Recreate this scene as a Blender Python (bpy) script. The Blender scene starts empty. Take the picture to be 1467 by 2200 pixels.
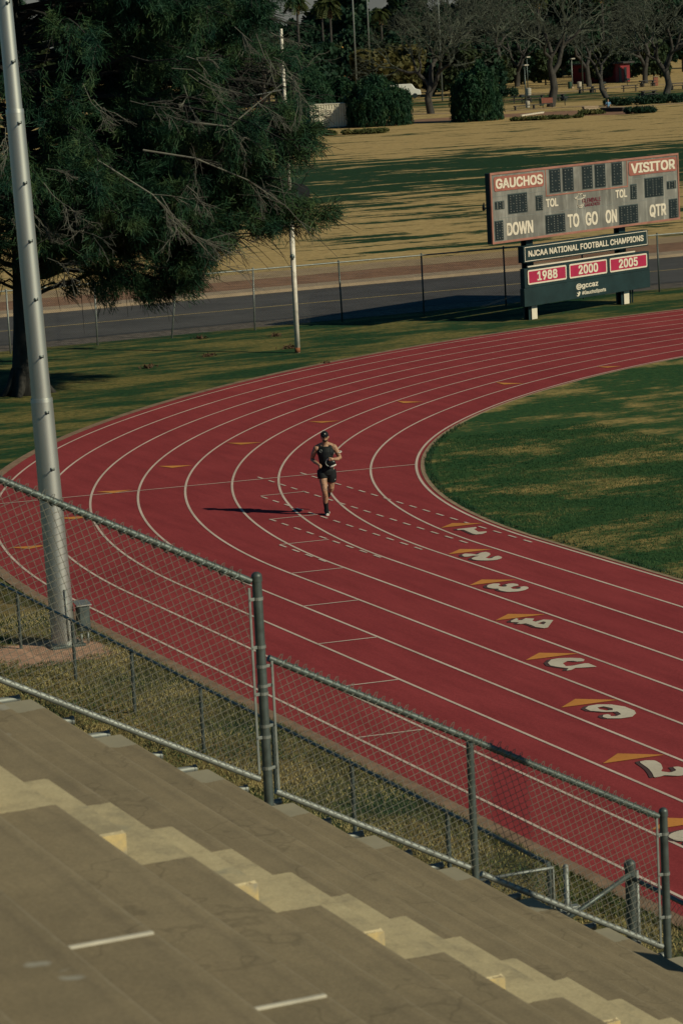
import bpy, math, random
import numpy as np
from mathutils import Vector, Matrix
R = math.radians
rng = np.random.default_rng(7)
random.seed(7)
sc = bpy.context.scene

# ---------------------------------------------------------------- camera
CAM = np.array([49.82, -25.99, 10.20])
YAW, PITCH, ROLL, FPX = 1.15839, 0.16668, -0.05096, 6161.3      # fitted to the lane lines of the track
_f = np.array([-math.sin(YAW)*math.cos(PITCH), math.cos(YAW)*math.cos(PITCH), -math.sin(PITCH)])
_r0 = np.array([math.cos(YAW), math.sin(YAW), 0.0]); _u0 = np.cross(_r0, _f)
_r = math.cos(ROLL)*_r0 + math.sin(ROLL)*_u0
_u = -math.sin(ROLL)*_r0 + math.cos(ROLL)*_u0
cd = bpy.data.cameras.new("camera"); cam = bpy.data.objects.new("camera", cd); sc.collection.objects.link(cam)
cam.matrix_world = Matrix(((_r[0], _u[0], -_f[0], CAM[0]), (_r[1], _u[1], -_f[1], CAM[1]), (_r[2], _u[2], -_f[2], CAM[2]), (0, 0, 0, 1)))
cd.sensor_fit = 'VERTICAL'; cd.sensor_height = 36.0; cd.lens = FPX/2200*36.0
cd.clip_start = 0.3; cd.clip_end = 20000
cd.dof.use_dof = True; cd.dof.focus_distance = 62.0; cd.dof.aperture_fstop = 6.3
sc.camera = cam
def spot(px, py, z=0.0):
    "ground point under a pixel of the 1467 x 2200 photograph (survey helper)"
    d = (px-733.5)*_r + (1100-py)*_u + FPX*_f
    return CAM + d*((z-CAM[2])/d[2])
def away(px, dist):
    "ground point in the direction of column px at a horizontal distance"
    d = (px-733.5)*_r + FPX*_f; d[2] = 0; d /= np.linalg.norm(d)
    return np.array([CAM[0]+d[0]*dist, CAM[1]+d[1]*dist, 0.0])

# ---------------------------------------------------------------- light
SUN_AZ, SUN_EL = R(35.4), R(29.6)
w = bpy.data.worlds.new("World"); sc.world = w; w.use_nodes = True
nt = w.node_tree; nt.nodes.clear()
o_ = nt.nodes.new('ShaderNodeOutputWorld'); b_ = nt.nodes.new('ShaderNodeBackground'); s_ = nt.nodes.new('ShaderNodeTexSky')
s_.sky_type = 'NISHITA'; s_.sun_disc = False; s_.sun_elevation = SUN_EL; s_.sun_rotation = math.pi/2-SUN_AZ
s_.air_density = 0.5; s_.dust_density = 0.25; s_.ozone_density = 2.0
b_.inputs['Strength'].default_value = 0.065
tn = nt.nodes.new('ShaderNodeMixRGB'); tn.blend_type = 'MULTIPLY'; tn.inputs[0].default_value = 1.0; tn.inputs[2].default_value = (0.36, 0.92, 0.98, 1)
nt.links.new(s_.outputs[0], tn.inputs[1]); nt.links.new(tn.outputs[0], b_.inputs[0]); nt.links.new(b_.outputs[0], o_.inputs[0])
sd = bpy.data.lights.new("sun", 'SUN'); sd.energy = 5.0; sd.angle = R(0.5); sd.color = (1.0, 0.91, 0.66)
so = bpy.data.objects.new("sun", sd); sc.collection.objects.link(so)
sv = Vector((math.cos(SUN_EL)*math.cos(SUN_AZ), math.cos(SUN_EL)*math.sin(SUN_AZ), math.sin(SUN_EL)))
so.rotation_euler = sv.to_track_quat('Z', 'Y').to_euler(); so.location = (60, 40, 60)
sc.view_settings.view_transform = 'Standard'; sc.view_settings.look = 'None'
sc.view_settings.exposure = -0.36; sc.view_settings.gamma = 1.0; sc.view_settings.use_curve_mapping = False

# ---------------------------------------------------------------- materials
def nodes(name):
    m = bpy.data.materials.new(name); m.use_nodes = True
    t = m.node_tree; bs = t.nodes['Principled BSDF']
    return m, t, bs
def N(t, kind, **kw):
    n = t.nodes.new('ShaderNode'+kind)
    for k, v in kw.items(): setattr(n, k, v)
    return n
def ramp(t, stops):
    n = N(t, 'ValToRGB'); e = n.color_ramp.elements
    while len(e) > 1: e.remove(e[-1])
    e[0].position, e[0].color = stops[0][0], (*stops[0][1], 1)
    for p, c in stops[1:]:
        k = e.new(p); k.color = (*c, 1)
    return n
def coord(t, scale=(1, 1, 1), world=True):
    src = N(t, 'NewGeometry').outputs['Position'] if world else N(t, 'TexCoord').outputs['Object']
    mp = N(t, 'Mapping'); mp.inputs['Scale'].default_value = scale
    t.links.new(src, mp.inputs['Vector']); return mp.outputs[0]
def noise(t, vec, scale, detail=4, rough=0.6):
    n = N(t, 'TexNoise'); n.inputs['Scale'].default_value = scale; n.inputs['Detail'].default_value = detail; n.inputs['Roughness'].default_value = rough
    t.links.new(vec, n.inputs['Vector']); return n.outputs['Fac']
def mixc(t, fac, a, b, mode='MIX'):
    n = N(t, 'MixRGB', blend_type=mode)
    for sock, v in ((n.inputs[0], fac), (n.inputs[1], a), (n.inputs[2], b)):
        if isinstance(v, (int, float)): sock.default_value = v
        elif isinstance(v, tuple): sock.default_value = (*v, 1)
        else: t.links.new(v, sock)
    return n.outputs[0]
def math_(t, op, a, b=None):
    n = N(t, 'Math', operation=op)
    for s, v in zip(n.inputs, (a, b)):
        if v is None: continue
        if isinstance(v, (int, float)): s.default_value = v
        else: t.links.new(v, s)
    return n.outputs[0]
def bump(t, bs, h, strength=0.3, dist=0.02):
    n = N(t, 'Bump'); n.inputs['Strength'].default_value = strength; n.inputs['Distance'].default_value = dist
    t.links.new(h, n.inputs['Height']); t.links.new(n.outputs[0], bs.inputs['Normal'])
def mat(name, c, rough=0.7, metal=0.0, var=0.25, scale=6.0, c2=None, spec=0.3, bmp=0.0, world=False, stretch=(1, 1, 1)):
    "base colour broken up by two octaves of noise"
    m, t, bs = nodes(name)
    v = coord(t, stretch, world)
    a = noise(t, v, scale, 5, 0.65)
    c2 = c2 or tuple(x*(1-var) for x in c)
    hi = tuple(min(1, x*(1+var*0.6)) for x in c)
    rp = ramp(t, [(0.3, c2), (0.55, c), (0.75, hi)])
    t.links.new(a, rp.inputs[0]); t.links.new(rp.outputs[0], bs.inputs['Base Color'])
    bs.inputs['Roughness'].default_value = rough; bs.inputs['Metallic'].default_value = metal
    bs.inputs['Specular IOR Level'].default_value = spec
    if bmp: bump(t, bs, noise(t, v, scale*4, 6, 0.7), bmp, 0.01)
    return m
def leafmat(name, stops, scale=0.8, rough=0.6):
    m, t, bs = nodes(name)
    v = coord(t, (1, 1, 1), True)
    a = noise(t, v, scale, 3, 0.6)
    rp = ramp(t, stops); t.links.new(a, rp.inputs[0])
    t.links.new(rp.outputs[0], bs.inputs['Base Color']); bs.inputs['Roughness'].default_value = rough
    bs.inputs['Specular IOR Level'].default_value = 0.15
    tr = N(t, 'BsdfTranslucent'); t.links.new(rp.outputs[0], tr.inputs[0])
    mx = N(t, 'MixShader'); mx.inputs[0].default_value = 0.22
    out = t.nodes['Material Output']
    t.links.new(bs.outputs[0], mx.inputs[1]); t.links.new(tr.outputs[0], mx.inputs[2]); t.links.new(mx.outputs[0], out.inputs[0])
    return m

DRY = (0.45, 0.325, 0.15); DRY2 = (0.34, 0.24, 0.105); GREEN = (0.014, 0.050, 0.024); GREEN2 = (0.034, 0.072, 0.028); SOIL = (0.24, 0.13, 0.075)
def grass_patches(name, big, thr, dry=DRY, dry2=DRY2, g1=GREEN, g2=GREEN2, stretch=(1, 1, 1), fine=26.0, soft=0.06, bands=None, finefac=0.55):
    m, t, bs = nodes(name)
    v = coord(t, stretch); v1 = coord(t)
    a = noise(t, v, big, 6, 0.68)
    if bands:                                   # greener band between two distances, along -X
        geo = N(t, 'NewGeometry'); sx = N(t, 'SeparateXYZ'); t.links.new(geo.outputs['Position'], sx.inputs[0])
        mr = N(t, 'ValToRGB'); e = mr.color_ramp.elements
        val = math_(t, 'DIVIDE', math_(t, 'ADD', math_(t, 'MULTIPLY', sx.outputs['X'], -1.0), math_(t, 'MULTIPLY', sx.outputs['Y'], bands['k'])), 400.0)
        mr = ramp(t, [(p/400.0, (q, q, q)) for p, q in bands['stops']])
        t.links.new(val, mr.inputs[0])
        a = math_(t, 'ADD', a, mr.outputs[0])
    a2 = noise(t, v1, fine, 3, 0.8)
    a = math_(t, 'ADD', a, math_(t, 'MULTIPLY', math_(t, 'SUBTRACT', a2, 0.5), finefac*0.35))
    sel = ramp(t, [(thr-soft, (0, 0, 0)), (thr+soft, (1, 1, 1))]); t.links.new(a, sel.inputs[0])
    mid = noise(t, v1, big*7, 4, 0.7)
    dr = ramp(t, [(0.3, dry2), (0.6, dry)]); t.links.new(mid, dr.inputs[0])
    gr = ramp(t, [(0.35, g1), (0.65, g2)]); t.links.new(mid, gr.inputs[0])
    c = mixc(t, sel.outputs[0], dr.outputs[0], gr.outputs[0])
    spk = ramp(t, [(0.3, (0.45, 0.45, 0.42)), (0.62, (1.15, 1.15, 1.1))]); t.links.new(a2, spk.inputs[0])
    c = mixc(t, finefac, c, mixc(t, 1.0, c, spk.outputs[0], 'MULTIPLY'))
    t.links.new(c, bs.inputs['Base Color']); bs.inputs['Roughness'].default_value = 0.95; bs.inputs['Specular IOR Level'].default_value = 0.05
    bump(t, bs, a2, 0.55, 0.03)
    return m

M = {}
M['field'] = grass_patches('dry field grass', 0.42, 0.585, stretch=(1, 0.25, 1), fine=1.6, soft=0.02, finefac=0.45,
    g1=(0.012, 0.040, 0.020), g2=(0.028, 0.055, 0.022),
    bands=dict(k=0.44, stops=[(0, 0.0), (55, -0.02), (95, 0.03), (125, 0.06), (140, 0.17), (172, 0.20), (190, 0.08), (204, -0.12), (400, -0.15)]))
M['lawn'] = grass_patches('verge lawn', 0.6, 0.49, stretch=(1, 0.3, 1), fine=7.0, soft=0.06, dry=(0.20, 0.165, 0.06), dry2=(0.085, 0.10, 0.035), finefac=0.8)
M['infield'] = grass_patches('infield grass', 0.5, 0.446, stretch=(1, 0.45, 1), fine=9.0, soft=0.055, g1=(0.022, 0.068, 0.028), g2=(0.046, 0.094, 0.034), dry=(0.38, 0.28, 0.11), dry2=(0.15, 0.145, 0.055), finefac=0.85)
M['strip'] = grass_patches('worn grass by stands', 0.35, 0.56, fine=14.0, soft=0.08, dry=(0.27, 0.20, 0.085), dry2=(0.15, 0.13, 0.055))
def track_mat():
    m, t, bs = nodes('red rubber track')
    v = coord(t)
    a = noise(t, v, 0.25, 5, 0.6); f = noise(t, v, 60.0, 3, 0.8)
    rp = ramp(t, [(0.3, (0.252, 0.041, 0.046)), (0.7, (0.305, 0.053, 0.057))]); t.links.new(a, rp.inputs[0])
    sp = ramp(t, [(0.3, (0.72, 0.72, 0.72)), (0.7, (1.18, 1.15, 1.15))]); t.links.new(f, sp.inputs[0])
    g2 = noise(t, v, 15.0, 4, 0.75); gp = ramp(t, [(0.3, (0.84, 0.84, 0.84)), (0.7, (1.12, 1.12, 1.12))]); t.links.new(g2, gp.inputs[0])
    st = noise(t, coord(t, (0.35, 2.2, 1)), 1.1, 5, 0.7)
    sr = ramp(t, [(0.36, (0.86, 0.86, 0.86)), (0.6, (1.04, 1.04, 1.04))]); t.links.new(st, sr.inputs[0])
    c = mixc(t, 1.0, mixc(t, 1.0, mixc(t, 1.0, rp.outputs[0], gp.outputs[0], 'MULTIPLY'), sp.outputs[0], 'MULTIPLY'), sr.outputs[0], 'MULTIPLY')
    t.links.new(c, bs.inputs['Base Color']); bs.inputs['Roughness'].default_value = 0.95; bs.inputs['Specular IOR Level'].default_value = 0.06
    bump(t, bs, f, 0.4, 0.004); return m
M['track'] = track_mat()
def paint(name, c, wear):
    m, t, bs = nodes(name)
    v = coord(t); f = noise(t, v, 14.0, 6, 0.75); g = noise(t, v, 0.6, 3, 0.6)
    rp = ramp(t, [(0.30, tuple(x*(1-wear) for x in c)), (0.48, c)]); t.links.new(f, rp.inputs[0])
    rg = ramp(t, [(0.3, (0.8, 0.78, 0.76)), (0.7, (1.05, 1.05, 1.05))]); t.links.new(g, rg.inputs[0])
    t.links.new(mixc(t, 1.0, rp.outputs[0], rg.outputs[0], 'MULTIPLY'), bs.inputs['Base Color'])
    bs.inputs['Roughness'].default_value = 0.8; bs.inputs['Specular IOR Level'].default_value = 0.2; return m
M['line'] = paint('worn white lane paint', (0.62, 0.50, 0.43), 0.35)
M['number'] = paint('white number paint', (0.60, 0.54, 0.44), 0.25)
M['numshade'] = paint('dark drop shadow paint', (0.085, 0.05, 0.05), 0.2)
M['orange'] = paint('orange lane marker paint', (0.58, 0.24, 0.055), 0.2)
M['asphalt'] = mat('asphalt', (0.070, 0.066, 0.066), 0.9, var=0.35, scale=0.5, world=True, bmp=0.2)
M['roadline'] = paint('yellow road line', (0.50, 0.38, 0.16), 0.3)
M['kerb'] = mat('concrete kerb', (0.33, 0.25, 0.17), 0.9, scale=1.2, world=True)
M['soil'] = mat('brown dirt', SOIL, 0.95, var=0.4, scale=0.9, world=True, bmp=0.5)
M['gravel'] = mat('grey gravel', (0.14, 0.115, 0.095), 0.95, var=0.65, scale=3.5, world=True, bmp=0.8)
M['path'] = mat('pale dirt path', (0.33, 0.235, 0.135), 0.95, scale=0.7, world=True)
M['galv'] = mat('galvanised steel', (0.23, 0.25, 0.235), 0.55, 0.45, var=0.3, scale=9, spec=0.5)
M['galvdark'] = mat('weathered grey steel', (0.10, 0.125, 0.12), 0.5, 0.55, var=0.35, scale=8, spec=0.4)
M['wire'] = mat('fence wire', (0.22, 0.215, 0.18), 0.6, 0.3, var=0.3, scale=12)
M['wirefar'] = mat('dull fence wire', (0.075, 0.08, 0.07), 0.6, 0.4, var=0.3, scale=12)
M['pole'] = mat('grey painted pole steel', (0.50, 0.50, 0.46), 0.46, 0.88, var=0.12, scale=2.5, stretch=(1, 1, 0.25), spec=0.5)
M['whitepole'] = mat('white chipped pole paint', (0.62, 0.58, 0.50), 0.6, var=0.35, scale=4)
M['rust'] = mat('rust', (0.22, 0.085, 0.04), 0.9, scale=12)
M['bark'] = mat('dark bark', (0.032, 0.031, 0.028), 0.95, var=0.5, scale=5, stretch=(1, 1, 0.2), bmp=0.8)
M['barkgrey'] = mat('grey brown bark', (0.050, 0.046, 0.042), 0.95, var=0.5, scale=3, stretch=(1, 1, 0.3))
M['twig'] = mat('dead pale twig', (0.13, 0.128, 0.105), 0.9, var=0.3, scale=3)
M['twiggrey'] = mat('bare grey twigs', (0.066, 0.076, 0.058), 0.95, var=0.4, scale=0.6)
M['needle'] = leafmat('pine needles', [(0.30, (0.008, 0.038, 0.027)), (0.5, (0.022, 0.062, 0.030)), (0.70, (0.068, 0.105, 0.036))], 1.1)  # teal low stop paints in shaded needles, olive high stop sunlit ones
M['weep'] = leafmat('weeping foliage', [(0.3, (0.009, 0.036, 0.022)), (0.55, (0.018, 0.054, 0.026)), (0.72, (0.040, 0.078, 0.030))], 0.7)
M['leafdark'] = leafmat('dark evergreen leaves', [(0.3, (0.009, 0.032, 0.022)), (0.6, (0.020, 0.048, 0.025)), (0.75, (0.042, 0.064, 0.028))], 0.35)
M['leafolive'] = leafmat('olive leaves', [(0.3, (0.020, 0.040, 0.020)), (0.6, (0.046, 0.062, 0.026)), (0.75, (0.10, 0.092, 0.032))], 0.4)
M['leafyellow'] = leafmat('autumn yellow leaves', [(0.3, (0.035, 0.045, 0.018)), (0.6, (0.10, 0.085, 0.026)), (0.75, (0.19, 0.125, 0.028))], 0.5)
M['palm'] = leafmat('palm fronds', [(0.3, (0.022, 0.038, 0.015)), (0.6, (0.06, 0.075, 0.022)), (0.75, (0.12, 0.12, 0.035))], 0.8)
M['palmskirt'] = mat('dry palm skirt', (0.20, 0.13, 0.06), 0.95, var=0.4, scale=2)
def blademat(name, stops, big, fine, w):
    m = leafmat(name, stops, big, 0.85); t = m.node_tree
    rp = [n for n in t.nodes if n.type == 'VALTORGB'][0]; v = coord(t); a = noise(t, v, big, 3, 0.6); b = noise(t, v, fine, 2, 0.7)
    t.links.new(math_(t, 'ADD', math_(t, 'MULTIPLY', a, 1-w), math_(t, 'MULTIPLY', b, w)), rp.inputs[0]); return m
M['blade'] = blademat('grass blades', [(0.40, (0.46, 0.37, 0.17)), (0.49, (0.25, 0.225, 0.095)), (0.56, (0.060, 0.100, 0.042)), (0.64, (0.018, 0.052, 0.028))], 0.45, 22.0, 0.5)
M['bladegreen'] = leafmat('green grass blades', [(0.3, (0.04, 0.06, 0.02)), (0.6, (0.09, 0.10, 0.035)), (0.75, (0.24, 0.18, 0.07))], 0.8, 0.8)
M['hill'] = mat('hazy mountain', (0.19, 0.20, 0.21), 1.0, var=0.15, scale=0.002, world=True)

# ---------------------------------------------------------------- mesh helpers
def empty(name, loc=(0, 0, 0), rz=0.0):
    o = bpy.data.objects.new(name, None); o.location = loc; o.rotation_euler = (0, 0, rz)
    o.empty_display_size = 0.2; sc.collection.objects.link(o); return o
def tag(o, label=None, cat=None, group=None, kind=None):
    if label: o['label'] = label
    if cat: o['category'] = cat
    if group: o['group'] = group
    if kind: o['kind'] = kind
    return o
def mesh_obj(name, V, F, m, parent=None, smooth=False):
    me = bpy.data.meshes.new(name)
    V = np.asarray(V, np.float32).reshape(-1, 3)
    if isinstance(F, np.ndarray):
        n, k = F.shape
        me.vertices.add(len(V)); me.vertices.foreach_set('co', V.ravel())
        me.loops.add(n*k); me.loops.foreach_set('vertex_index', F.astype(np.int32).ravel())
        me.polygons.add(n); me.polygons.foreach_set('loop_start', np.arange(0, n*k, k, dtype=np.int32)); me.polygons.foreach_set('loop_total', np.full(n, k, np.int32))
        me.update(calc_edges=True)
    else:
        me.from_pydata(V.tolist(), [], F); me.update()
    if smooth: me.polygons.foreach_set('use_smooth', np.ones(len(me.polygons), bool))
    me.materials.append(m)
    o = bpy.data.objects.new(name, me); sc.collection.objects.link(o)
    if parent is not None: o.parent = parent
    return o
class MB:
    def __init__(s): s.V = []; s.F = []; s.n = 0
    def add(s, V, F):
        V = np.asarray(V, float).reshape(-1, 3); s.V.append(V)
        s.F += [tuple(int(i)+s.n for i in f) for f in F]; s.n += len(V); return s
    def box(s, lo, hi, c=None):
        x0, y0, z0 = lo; x1, y1, z1 = hi
        return s.add([(x0, y0, z0), (x1, y0, z0), (x1, y1, z0), (x0, y1, z0), (x0, y0, z1), (x1, y0, z1), (x1, y1, z1), (x0, y1, z1)],
            [(3, 2, 1, 0), (4, 5, 6, 7), (0, 1, 5, 4), (1, 2, 6, 5), (2, 3, 7, 6), (3, 0, 4, 7)])
    def bbox(s, lo, hi, b=0.01):
        "box with chamfered edges"
        x0, y0, z0 = lo; x1, y1, z1 = hi
        b = min(b, (x1-x0)/2.01, (y1-y0)/2.01, (z1-z0)/2.01)
        pr = [(x0+b, y0), (x1-b, y0), (x1, y0+b), (x1, y1-b), (x1-b, y1), (x0+b, y1), (x0, y1-b), (x0, y0+b)]
        def ins(d): 
            return [(x0+b+d, y0+d), (x1-b-d, y0+d), (x1-d, y0+b+d), (x1-d, y1-b-d), (x1-b-d, y1-d), (x0+b+d, y1-d), (x0+d, y1-b-d), (x0+d, y0+b+d)]
        i = ins(b*0.7)
        V = [(x, y, z0) for x, y in i]+[(x, y, z0+b) for x, y in pr]+[(x, y, z1-b) for x, y in pr]+[(x, y, z1) for x, y in i]
        F = [tuple(range(7, -1, -1)), tuple(range(24, 32))]
        for L in range(3):
            for k in range(8):
                F.append((L*8+k, L*8+(k+1) % 8, L*8+8+(k+1) % 8, L*8+8+k))
        return s.add(V, F)
    def tube(s, pts, rad, seg=8, cap=True):
        pts = [np.asarray(p, float) for p in pts]; n = len(pts)
        if not hasattr(rad, '__len__'): rad = [rad]*n
        V = []; prev = None
        for i in range(n):
            d = pts[min(i+1, n-1)]-pts[max(i-1, 0)]; d = d/(np.linalg.norm(d)+1e-12)
            if prev is None:
                a = np.array([0, 0, 1.0]) if abs(d[2]) < 0.9 else np.array([1.0, 0, 0])
                x = np.cross(a, d)
            else:
                x = prev-d*np.dot(prev, d)
            x /= np.linalg.norm(x)+1e-12; y = np.cross(d, x); prev = x
            for k in range(seg):
                t = 2*math.pi*k/seg; V.append(pts[i]+rad[i]*(math.cos(t)*x+math.sin(t)*y))
        F = []
        for i in range(n-1):
            for k in range(seg):
                F.append((i*seg+k, i*seg+(k+1) % seg, (i+1)*seg+(k+1) % seg, (i+1)*seg+k))
        if cap: F.append(tuple(range(seg-1, -1, -1))); F.append(tuple((n-1)*seg+k for k in range(seg)))
        return s.add(V, F)
    def ball(s, c, r, seg=12, rings=8, M3=None):
        if not hasattr(r, '__len__'): r = (r, r, r)
        V = [(0, 0, -1)]; F = []
        for i in range(1, rings):
            a = -math.pi/2+math.pi*i/rings
            for k in range(seg):
                t = 2*math.pi*k/seg; V.append((math.cos(a)*math.cos(t), math.cos(a)*math.sin(t), math.sin(a)))
        V.append((0, 0, 1)); V = np.array(V)*np.array(r)
        if M3 is not None: V = V@np.array(M3).T
        V = V+np.array(c)
        for k in range(seg): F.append((0, 1+(k+1) % seg, 1+k))
        for i in range(rings-2):
            for k in range(seg): F.append((1+i*seg+k, 1+i*seg+(k+1) % seg, 1+(i+1)*seg+(k+1) % seg, 1+(i+1)*seg+k))
        L = 1+(rings-2)*seg; T = len(V)-1
        for k in range(seg): F.append((L+k, L+(k+1) % seg, T))
        return s.add(V, F)
    def sheet(s, left, right, z):
        "ribbon between two polylines"
        n = len(left); V = [(p[0], p[1], z) for p in left]+[(p[0], p[1], z) for p in right]
        return s.add(V, [(i, i+1, n+i+1, n+i) for i in range(n-1)])
    def build(s, name, m, parent=None, smooth=False):
        return mesh_obj(name, np.vstack(s.V), s.F, m, parent, smooth)
def copy_tree(o, parent=None):
    c = o.copy(); sc.collection.objects.link(c)
    if parent is not None: c.parent = parent; c.matrix_parent_inverse = o.matrix_parent_inverse
    for ch in list(o.children): copy_tree(ch, c)
    return c
def autosmooth(o, deg=40):
    me = o.data
    me.polygons.foreach_set('use_smooth', np.ones(len(me.polygons), bool))
    try: me.set_sharp_from_angle(angle=R(deg))
    except Exception: pass
    return o
def quads(P, U, W_):
    "array of quads: centre P, half axes U, W"
    n = len(P); V = np.stack([P-U-W_, P+U-W_, P+U+W_, P-U+W_], 1).reshape(-1, 3)
    return V, np.arange(n*4).reshape(n, 4)
def unit(v): return v/(np.linalg.norm(v, axis=-1, keepdims=True)+1e-9)

# ---------------------------------------------------------------- ground, road, track
def plane(name, x0, y0, x1, y1, z, m, label=None):
    o = mesh_obj(name, [(x0, y0, z), (x1, y0, z), (x1, y1, z), (x0, y1, z)], [(0, 1, 2, 3)], m); o['kind'] = 'structure'; return o
plane('ground', -6000, -6000, 6000, 6000, -0.03, M['field'])
plane('lawn', -43.6, -60, 90, 90, -0.012, M['lawn'])
plane('gravel_verge', -46.2, -150, -42.9, 300, -0.022, M['gravel'])
plane('road', -55.6, -400, -45.4, 600, -0.016, M['asphalt'])
mb = MB(); mb.box((-57.0, -400, -0.03), (-55.6, 600, 0.10)); o = mb.build('kerb', M['kerb']); o['kind'] = 'structure'
def ragged(name, x0, x1, y0, y1, z, m, amp=0.5, step=1.2):
    ys = np.arange(y0, y1, step); f = np.cumsum(rng.normal(0, 1, (2, len(ys))), 1); f -= np.linspace(0, 1, len(ys))*f[:, -1:]
    f = amp*np.tanh(f*0.35)+amp*0.3*rng.normal(0, 1, (2, len(ys)))
    mb = MB(); mb.sheet(np.stack([x0+f[0], ys], 1), np.stack([x1+f[1], ys], 1), z)
    o = mb.build(name, m); o['kind'] = 'structure'; return o
ragged('dirt_strip', -62.0, -57.0, -60, 180, -0.020, M['soil'], 0.35)
ragged('footpath', -65.0, -61.9, -60, 180, -0.015, M['path'], 0.25)
plane('road_centre_line', -50.40, -400, -50.28, 600, -0.011, M['roadline'])

LW = 1.07; R1, PHI, R2 = 24.404, 0.7324, 31.054
def oval(off, n=160):
    "offset curve of the inside lane line: near straight, three arcs of the bend, far straight"
    pts = [np.array([[x, -off] for x in np.linspace(70, 0, 30)])]
    a = -math.pi/2-np.linspace(0, PHI, n); pts.append(np.stack([(R1+off)*np.cos(a), R1+(R1+off)*np.sin(a)], 1)[1:])
    e = -math.pi/2-PHI; c2 = np.array([(R1-R2)*math.cos(e), R1+(R1-R2)*math.sin(e)]); p2 = math.pi-2*PHI
    a = e-np.linspace(0, p2, n); pts.append(np.stack([c2[0]+(R2+off)*np.cos(a), c2[1]+(R2+off)*np.sin(a)], 1)[1:])
    e -= p2; c3 = c2+np.array([(R2-R1)*math.cos(e), (R2-R1)*math.sin(e)])
    a = e-np.linspace(0, PHI, n); pts.append(np.stack([c3[0]+(R1+off)*np.cos(a), c3[1]+(R1+off)*np.sin(a)], 1)[1:])
    end = pts[-1][-1]; pts.append(np.array([[end[0]+s, end[1]] for s in np.linspace(0, 70, 20)[1:]]))
    return np.vstack(pts)
mb = MB(); mb.sheet(oval(-0.10), oval(9*LW+0.36), 0.0); tr = mb.build('track_surface', M['track']); tr['kind'] = 'structure'
mb = MB(); mb.sheet(oval(-0.20), oval(-0.10), 0.006); o = mb.build('track_edging', mat('faded kerb rubber', (0.33, 0.235, 0.15), 0.9, scale=2, world=True)); o['kind'] = 'structure'
mb = MB(); mb.sheet(oval(9*LW+0.36), oval(9*LW+0.60), 0.002); o = mb.build('track_outer_edging', mat('dirt edging', (0.24, 0.155, 0.10), 0.95, scale=3, var=0.4, world=True)); o['kind'] = 'structure'
inn = oval(-0.20); k = len(inn)
o = mesh_obj('infield', np.hstack([inn, np.full((k, 1), 0.008)]), [tuple(range(k))], M['infield']); o['kind'] = 'structure'
mb = MB()
for k in range(10):
    wd = 0.026 if k else 0.030
    mb.sheet(oval(k*LW-wd), oval(k*LW+wd), 0.005)
o = mb.build('lane_lines', M['line']); o['kind'] = 'structure'
mb = MB()
def bar(mb, a, b, wd, z=0.009):
    a = np.array(a, float); b = np.array(b, float); d = b-a; d /= np.linalg.norm(d); n = np.array([-d[1], d[0]])*wd
    return mb.add([(*(a-n), z), (*(b-n), z), (*(b+n), z), (*(a+n), z)], [(0, 1, 2, 3)])
bar(mb, (-10.66, 2.46), (-12.05, -7.9), 0.026)
for i, (x, y) in enumerate([(-8.9, -2.25), (-5.86, -3.27), (-2.92, -4.31), (0.10, -5.35), (3.15, -6.42), (6.26, -7.49), (9.38, -8.56), (12.55, -9.6)]):
    bar(mb, (x, y), (x+0.12, y+1.03), 0.024)
for y, x0, x1 in ((-0.2, -11.4, 0.2), (-1.24, -11.5, -0.4), (-2.27, -8.8, -0.4), (-3.28, -5.9, -0.3), (-4.32, -2.9, -0.4)):
    x = x0
    while x < x1:
        bar(mb, (x, y), (min(x+0.34, x1), y), 0.026); x += 0.66
o = mb.build('start_lines', M['line']); o['kind'] = 'structure'
mb = MB()
TRI = [(-2.5, -0.9), (0.27, -2.10), (3.33, -3.17), (6.42, -4.22), (9.5, -5.25), (12.68, -6.32), (15.9, -7.41), (19.12, -8.5)]
for (x, y) in TRI:
    mb.add([(x, y, 0.010), (x+0.08, y+0.94, 0.010), (x-0.36, y+0.44, 0.010)], [(0, 1, 2)])
for a, b in [((-24.15, 14.78), (-23.67, 15.4)), ((-23.06, 10.91), (-22.22, 11.4)), ((-21.48, 7.03), (-20.76, 7.5)), ((-19.44, 3.49), (-18.96, 4.2)),
             ((-17.29, 0.3), (-16.72, 1.05)), ((-14.8, -2.49), (-14.33, -1.77)), ((-12.08, -5.02), (-11.75, -4.26)), ((-9.2, -7.0), (-8.95, -6.15)), ((-6.33, -8.94), (-6.07, -8.14))]:
    a = np.array(a); b = np.array(b); d = b-a; n = np.array([d[1], -d[0]])/np.linalg.norm(d); c = (a+b)/2+n*0.34
    mb.add([(*a, 0.010), (*c, 0.010), (*b, 0.010)], [(0, 1, 2)])
o = mb.build('lane_arrows', M['orange']); o['kind'] = 'structure'

FONT = None
try: FONT = bpy.data.fonts.load(bpy.utils.system_resource('DATAFILES', path='fonts')+'/Inter.woff2')     # the sans serif that ships with Blender
except Exception: pass
def text_geo(s, offset=0.0):
    "flat lettering; strokes are thickened with slightly shifted copies, each a hair above the last"
    c = bpy.data.curves.new('t', 'FONT'); c.body = s
    if FONT: c.font = FONT
    c.resolution_u = 4
    o = bpy.data.objects.new('t', c); sc.collection.objects.link(o)
    me = bpy.data.meshes.new_from_object(o)
    V = np.array([v.co[:] for v in me.vertices]); F = [tuple(p.vertices) for p in me.polygons]
    bpy.data.objects.remove(o); bpy.data.curves.remove(c); bpy.data.meshes.remove(me)
    if offset <= 0: return V, F
    VV, FF = [], []
    for k, (a, b) in enumerate(((0, 0), (1, 0.6), (-1, 0.6), (1, -0.6), (-1, -0.6))):
        q = V+np.array([a*offset, b*offset, k*0.0012]); FF += [tuple(i+len(V)*k for i in f) for f in F]; VV.append(q)
    return np.vstack(VV), FF
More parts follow.
